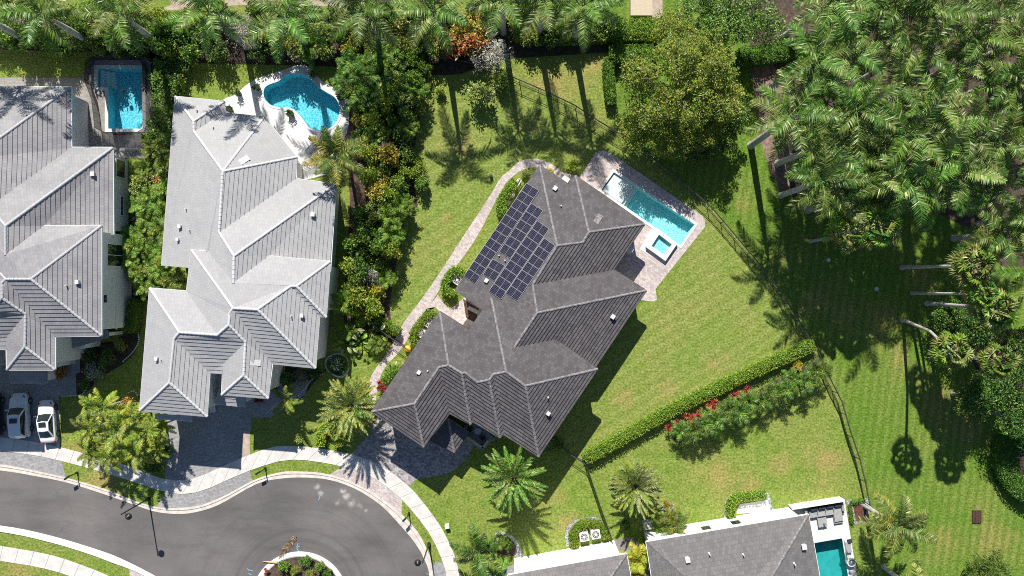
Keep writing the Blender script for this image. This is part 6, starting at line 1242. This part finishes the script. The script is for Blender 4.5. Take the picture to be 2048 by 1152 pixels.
hedge('low leafy border round the red mulch square', [(1703, 1006), (1728, 1000)], .5, .35, ('green', 'bright', 'deep'), seed=29, ls=.11); hedge('low leafy border left of the red mulch square', [(1701, 1012), (1705, 1048)], .5, .35, ('green', 'bright', 'deep'), seed=30, ls=.11)
# pebble borders
def pebble_band(a, w, z=.016): strip('pebble_border', a, [(x, y) for x, y in w], 40, [(0, z), (1, z)], M['pebbles'])
pebble_band([(1133, 1092), (1130, 1065), (1142, 1045), (1165, 1036), (1190, 1034), (1205, 1040)], [(1143, 1092), (1140, 1068), (1150, 1051), (1168, 1043), (1190, 1042), (1203, 1048)])
pebble_band([(1449, 1036), (1450, 1005), (1460, 990), (1490, 984), (1525, 980), (1540, 992), (1544, 1015), (1560, 1018)], [(1457, 1036), (1457, 1010), (1466, 996), (1492, 990), (1522, 988), (1532, 996), (1534, 1020), (1556, 1026)])
sheet('pebble_border', [(1322, 1015), (1330, 1004), (1340, 1003), (1348, 1010), (1342, 1024), (1326, 1026)], .016, M['pebbles'], smooth=True); sheet('gravel', [(1470, 1028), (1480, 1008), (1535, 1000), (1540, 1022)], .018, M['ledge'])
sheet('pebble_border', [(1692, 1000), (1738, 996), (1742, 1012), (1732, 1046), (1700, 1050)], .010, M['pebbles']); sheet('mulch_bed', [(1706, 1010), (1734, 1010), (1730, 1042), (1712, 1042)], .016, M['mulch_red'])
sheet('pebble_border', [(655, 742), (650, 722), (665, 708), (688, 708), (698, 725), (696, 745), (680, 756)], .012, M['ledge'], smooth=True); sheet('mulch_bed', [(658, 742), (654, 724), (667, 712), (686, 712), (694, 727), (692, 743), (679, 752)], .016, M['soil'], smooth=True)
sheet('pebble_border', [(990, 1066), (1008, 1064), (1030, 1076), (1042, 1098), (1046, 1112), (1034, 1114), (1010, 1100), (985, 1100)], .010, M['pebbles'], smooth=True); sheet('mulch_bed', [(994, 1074), (1010, 1071), (1026, 1082), (1034, 1104), (1022, 1112), (985, 1100)], .014, M['mulch'], smooth=True)
sheet('mulch_bed', [(500, 800), (545, 735), (640, 745), (650, 738), (620, 775), (600, 800), (560, 815)], .012, M['soil'], smooth=True); sheet('mulch_bed', [(150, 700), (230, 680), (275, 640), (276, 690), (250, 725), (200, 755), (178, 780), (150, 790)], .012, M['soil'], smooth=True)
def edging(line, label):
    mb = MB(); pts = resample([P(x, y) for x, y in catmull([(x, y, 0) for x, y in line], 5) for x, y in [(x, y)]] if False else [P(v.x, v.y) for v in catmull([(x, y, 0) for x, y in line], 5)], max(4, int(plen(line)/4.2)))
    for i, p in enumerate(pts): q = pts[min(i+1, len(pts)-1)]; r_ = pts[max(i-1, 0)]; mb.box((p.x, p.y, 0), .17, .12, .1, math.atan2(q.y-r_.y, q.x-r_.x), 0, .9)
    solo(mb, 'bed_edging', M['coping'], label, 'edging', (pts[0].x, pts[0].y, 0))
edging([(277, 665), (277, 685), (265, 705), (247, 722)], 'curved row of pale edging stones right of the left house bed'); edging([(178, 768), (172, 780), (160, 790), (125, 792)], 'row of pale edging stones at the paving corner')
edging([(608, 800), (598, 790), (612, 775), (625, 758), (645, 748)], 'pale edging stones round the shaded front bed'); edging([(275, 790), (268, 782), (258, 785)], 'short pale edging arc behind the red brown shrub')
# --- broadleaf trees
def tree(label, lobes, base, nclump, nleaf, ls, mats, ws, seed, trunk_r=.3, crad=.55, name='shade_tree', lw=.55):
    r = random.Random(seed); b = P(*base); root = thing(name, label, 'tree', (b.x, b.y, 0)); lb = []; tips = []
    for px, py, z, rx, rz in lobes:
        c = P(px, py, z); rm = rx*S*(H-z)/H; lb.append(((c.x-b.x, c.y-b.y, z), (rm, rm, rz))); tips.append((c.x-b.x, c.y-b.y, z))
    mb = crown_mb(r, lb, nclump, nleaf, ls, ws, crad, lw); t_ = MB(); limbs(t_, r, trunk_r, tips, min(2.2, tips[0][2]*.4)); t_.build('trunk', M['bark'], root); mb.build('crown', [L[m] for m in mats], root); return root
tree('big spreading yellow green tree overhanging the fence above the lap pool', [(1280, 150, 6.5, 36, 1.8), (1350, 120, 7.2, 42, 2.0), (1425, 140, 7.0, 46, 2.0), (1300, 215, 5.6, 46, 2.0), (1375, 205, 6.4, 46, 2.0), (1450, 205, 6.0, 42, 1.9), (1340, 265, 3.6, 50, 1.5), (1400, 260, 3.8, 42, 1.5), (1270, 265, 3.5, 36, 1.3), (1345, 60, 5.5, 36, 1.6), (1410, 90, 6.2, 36, 1.8)], (1350, 215), 1000, 50, .22, ('olive', 'lime', 'gold', 'bright', 'green'), (2.6, 1.7, .6, 1.2, 2.2), 401, .35, .5)
tree('dark green low tree tucked under the right side of the big spreading tree', [(1440, 262, 3.0, 34, 1.3), (1465, 232, 3.4, 34, 1.4), (1420, 292, 2.4, 30, 1.1), (1390, 300, 2.2, 26, 1.0)], (1430, 262), 190, 44, .21, ('deep', 'green', 'dark', 'olive'), (3, 2.4, 1.6, 1.0), 440, .2, .4)
tree('dark green tree at the top edge right of the big spreading tree', [(1400, 30, 5, 46, 1.9), (1450, 50, 6, 46, 2.0), (1500, 30, 6, 50, 2), (1440, -10, 6, 50, 2), (1530, 60, 5, 36, 1.6)], (1450, 70), 330, 44, .22, ('green', 'deep', 'bright', 'dark', 'sage'), (3, 2.4, 1.5, 1.4, .7), 402, .3, .5)
for i, (x, y, z, r_, d) in enumerate([(1960, 655, 4.5, 46, 'highest of the dark group under the fan palms'), (2010, 770, 4.8, 48, 'right of the leaning fan palm'), (1955, 800, 4.2, 42, 'jutting into the common lawn'), (2045, 840, 4.5, 46, 'above the rounded dark hedge'), (2050, 700, 5, 46, 'at the right edge beside the fan palm with brown skirt'), (1900, 640, 3.0, 34, 'lowest and nearest the leaning trunk')]):
    tree('dark leafy tree ' + d, [(x - r_*.4, y, z, r_*.7, 1.5), (x + r_*.4, y - r_*.2, z + .5, r_*.7, 1.6), (x, y + r_*.4, z - .5, r_*.65, 1.4), (x, y - r_*.45, z - .2, r_*.6, 1.4)], (1024 + (x-1024)*(1 - z/H), 576 + (y-576)*(1 - z/H)), 170, 42, .22, ('deep', 'green', 'dark', 'olive'), (3, 2, 2.4, .7), 410 + i, .22, .5)
tree('low dark bush at the bottom right corner of the common lawn', [(1960, 1140, 1.6, 30, 1.2), (2000, 1155, 1.8, 32, 1.3), (1985, 1125, 1.3, 22, 1.0)], (1970, 1142), 90, 42, .2, ('green', 'deep', 'olive'), (3, 3, 1), 430, .12, .4, 'bushy_tree')
finish_protos()
# ------------------------------------------------------------------ camera, sun, sky
cam = bpy.data.cameras.new('camera'); cam.sensor_width = 36; cam.lens = 36*H/(2048*S); cam.clip_end = 400; cam.clip_start = 1
co = bpy.data.objects.new('camera', cam); COL.objects.link(co); co.location = (0, 0, H); co.rotation_euler = (0, 0, 0); scene.camera = co
sd = Vector((-.19, 1.177, 1.0)).normalized()
su = bpy.data.lights.new('sun', 'SUN'); su.energy = 5.0; su.angle = math.radians(.53); su.color = (1, .95, .87)
so_ = bpy.data.objects.new('sun', su); COL.objects.link(so_); so_.rotation_euler = sd.to_track_quat('Z', 'Y').to_euler(); so_.location = (0, 0, 60)
w = bpy.data.worlds.new('World'); scene.world = w; w.use_nodes = True; nt = w.node_tree
sk = nt.nodes.new('ShaderNodeTexSky'); sk.sky_type = 'NISHITA'; sk.sun_disc = False; sk.ozone_density = 3.0; sk.dust_density = .4; sk.sun_elevation = math.asin(sd.z); sk.sun_rotation = math.atan2(sd.x, sd.y)
bg = nt.nodes['Background']; nt.links.new(sk.outputs[0], bg.inputs[0]); bg.inputs[1].default_value = .058
scene.view_settings.view_transform = 'Standard'; scene.view_settings.look = 'None'; scene.view_settings.exposure = .55; scene.view_settings.gamma = 1; scene.view_settings.use_curve_mapping = False
scene.render.engine = 'CYCLES'; scene.cycles.max_bounces = 6; scene.cycles.transparent_max_bounces = 12; scene.cycles.use_denoising = False; scene.cycles.filter_width = 1.0; scene.cycles.use_adaptive_sampling = False; scene.cycles.sample_clamp_indirect = 4
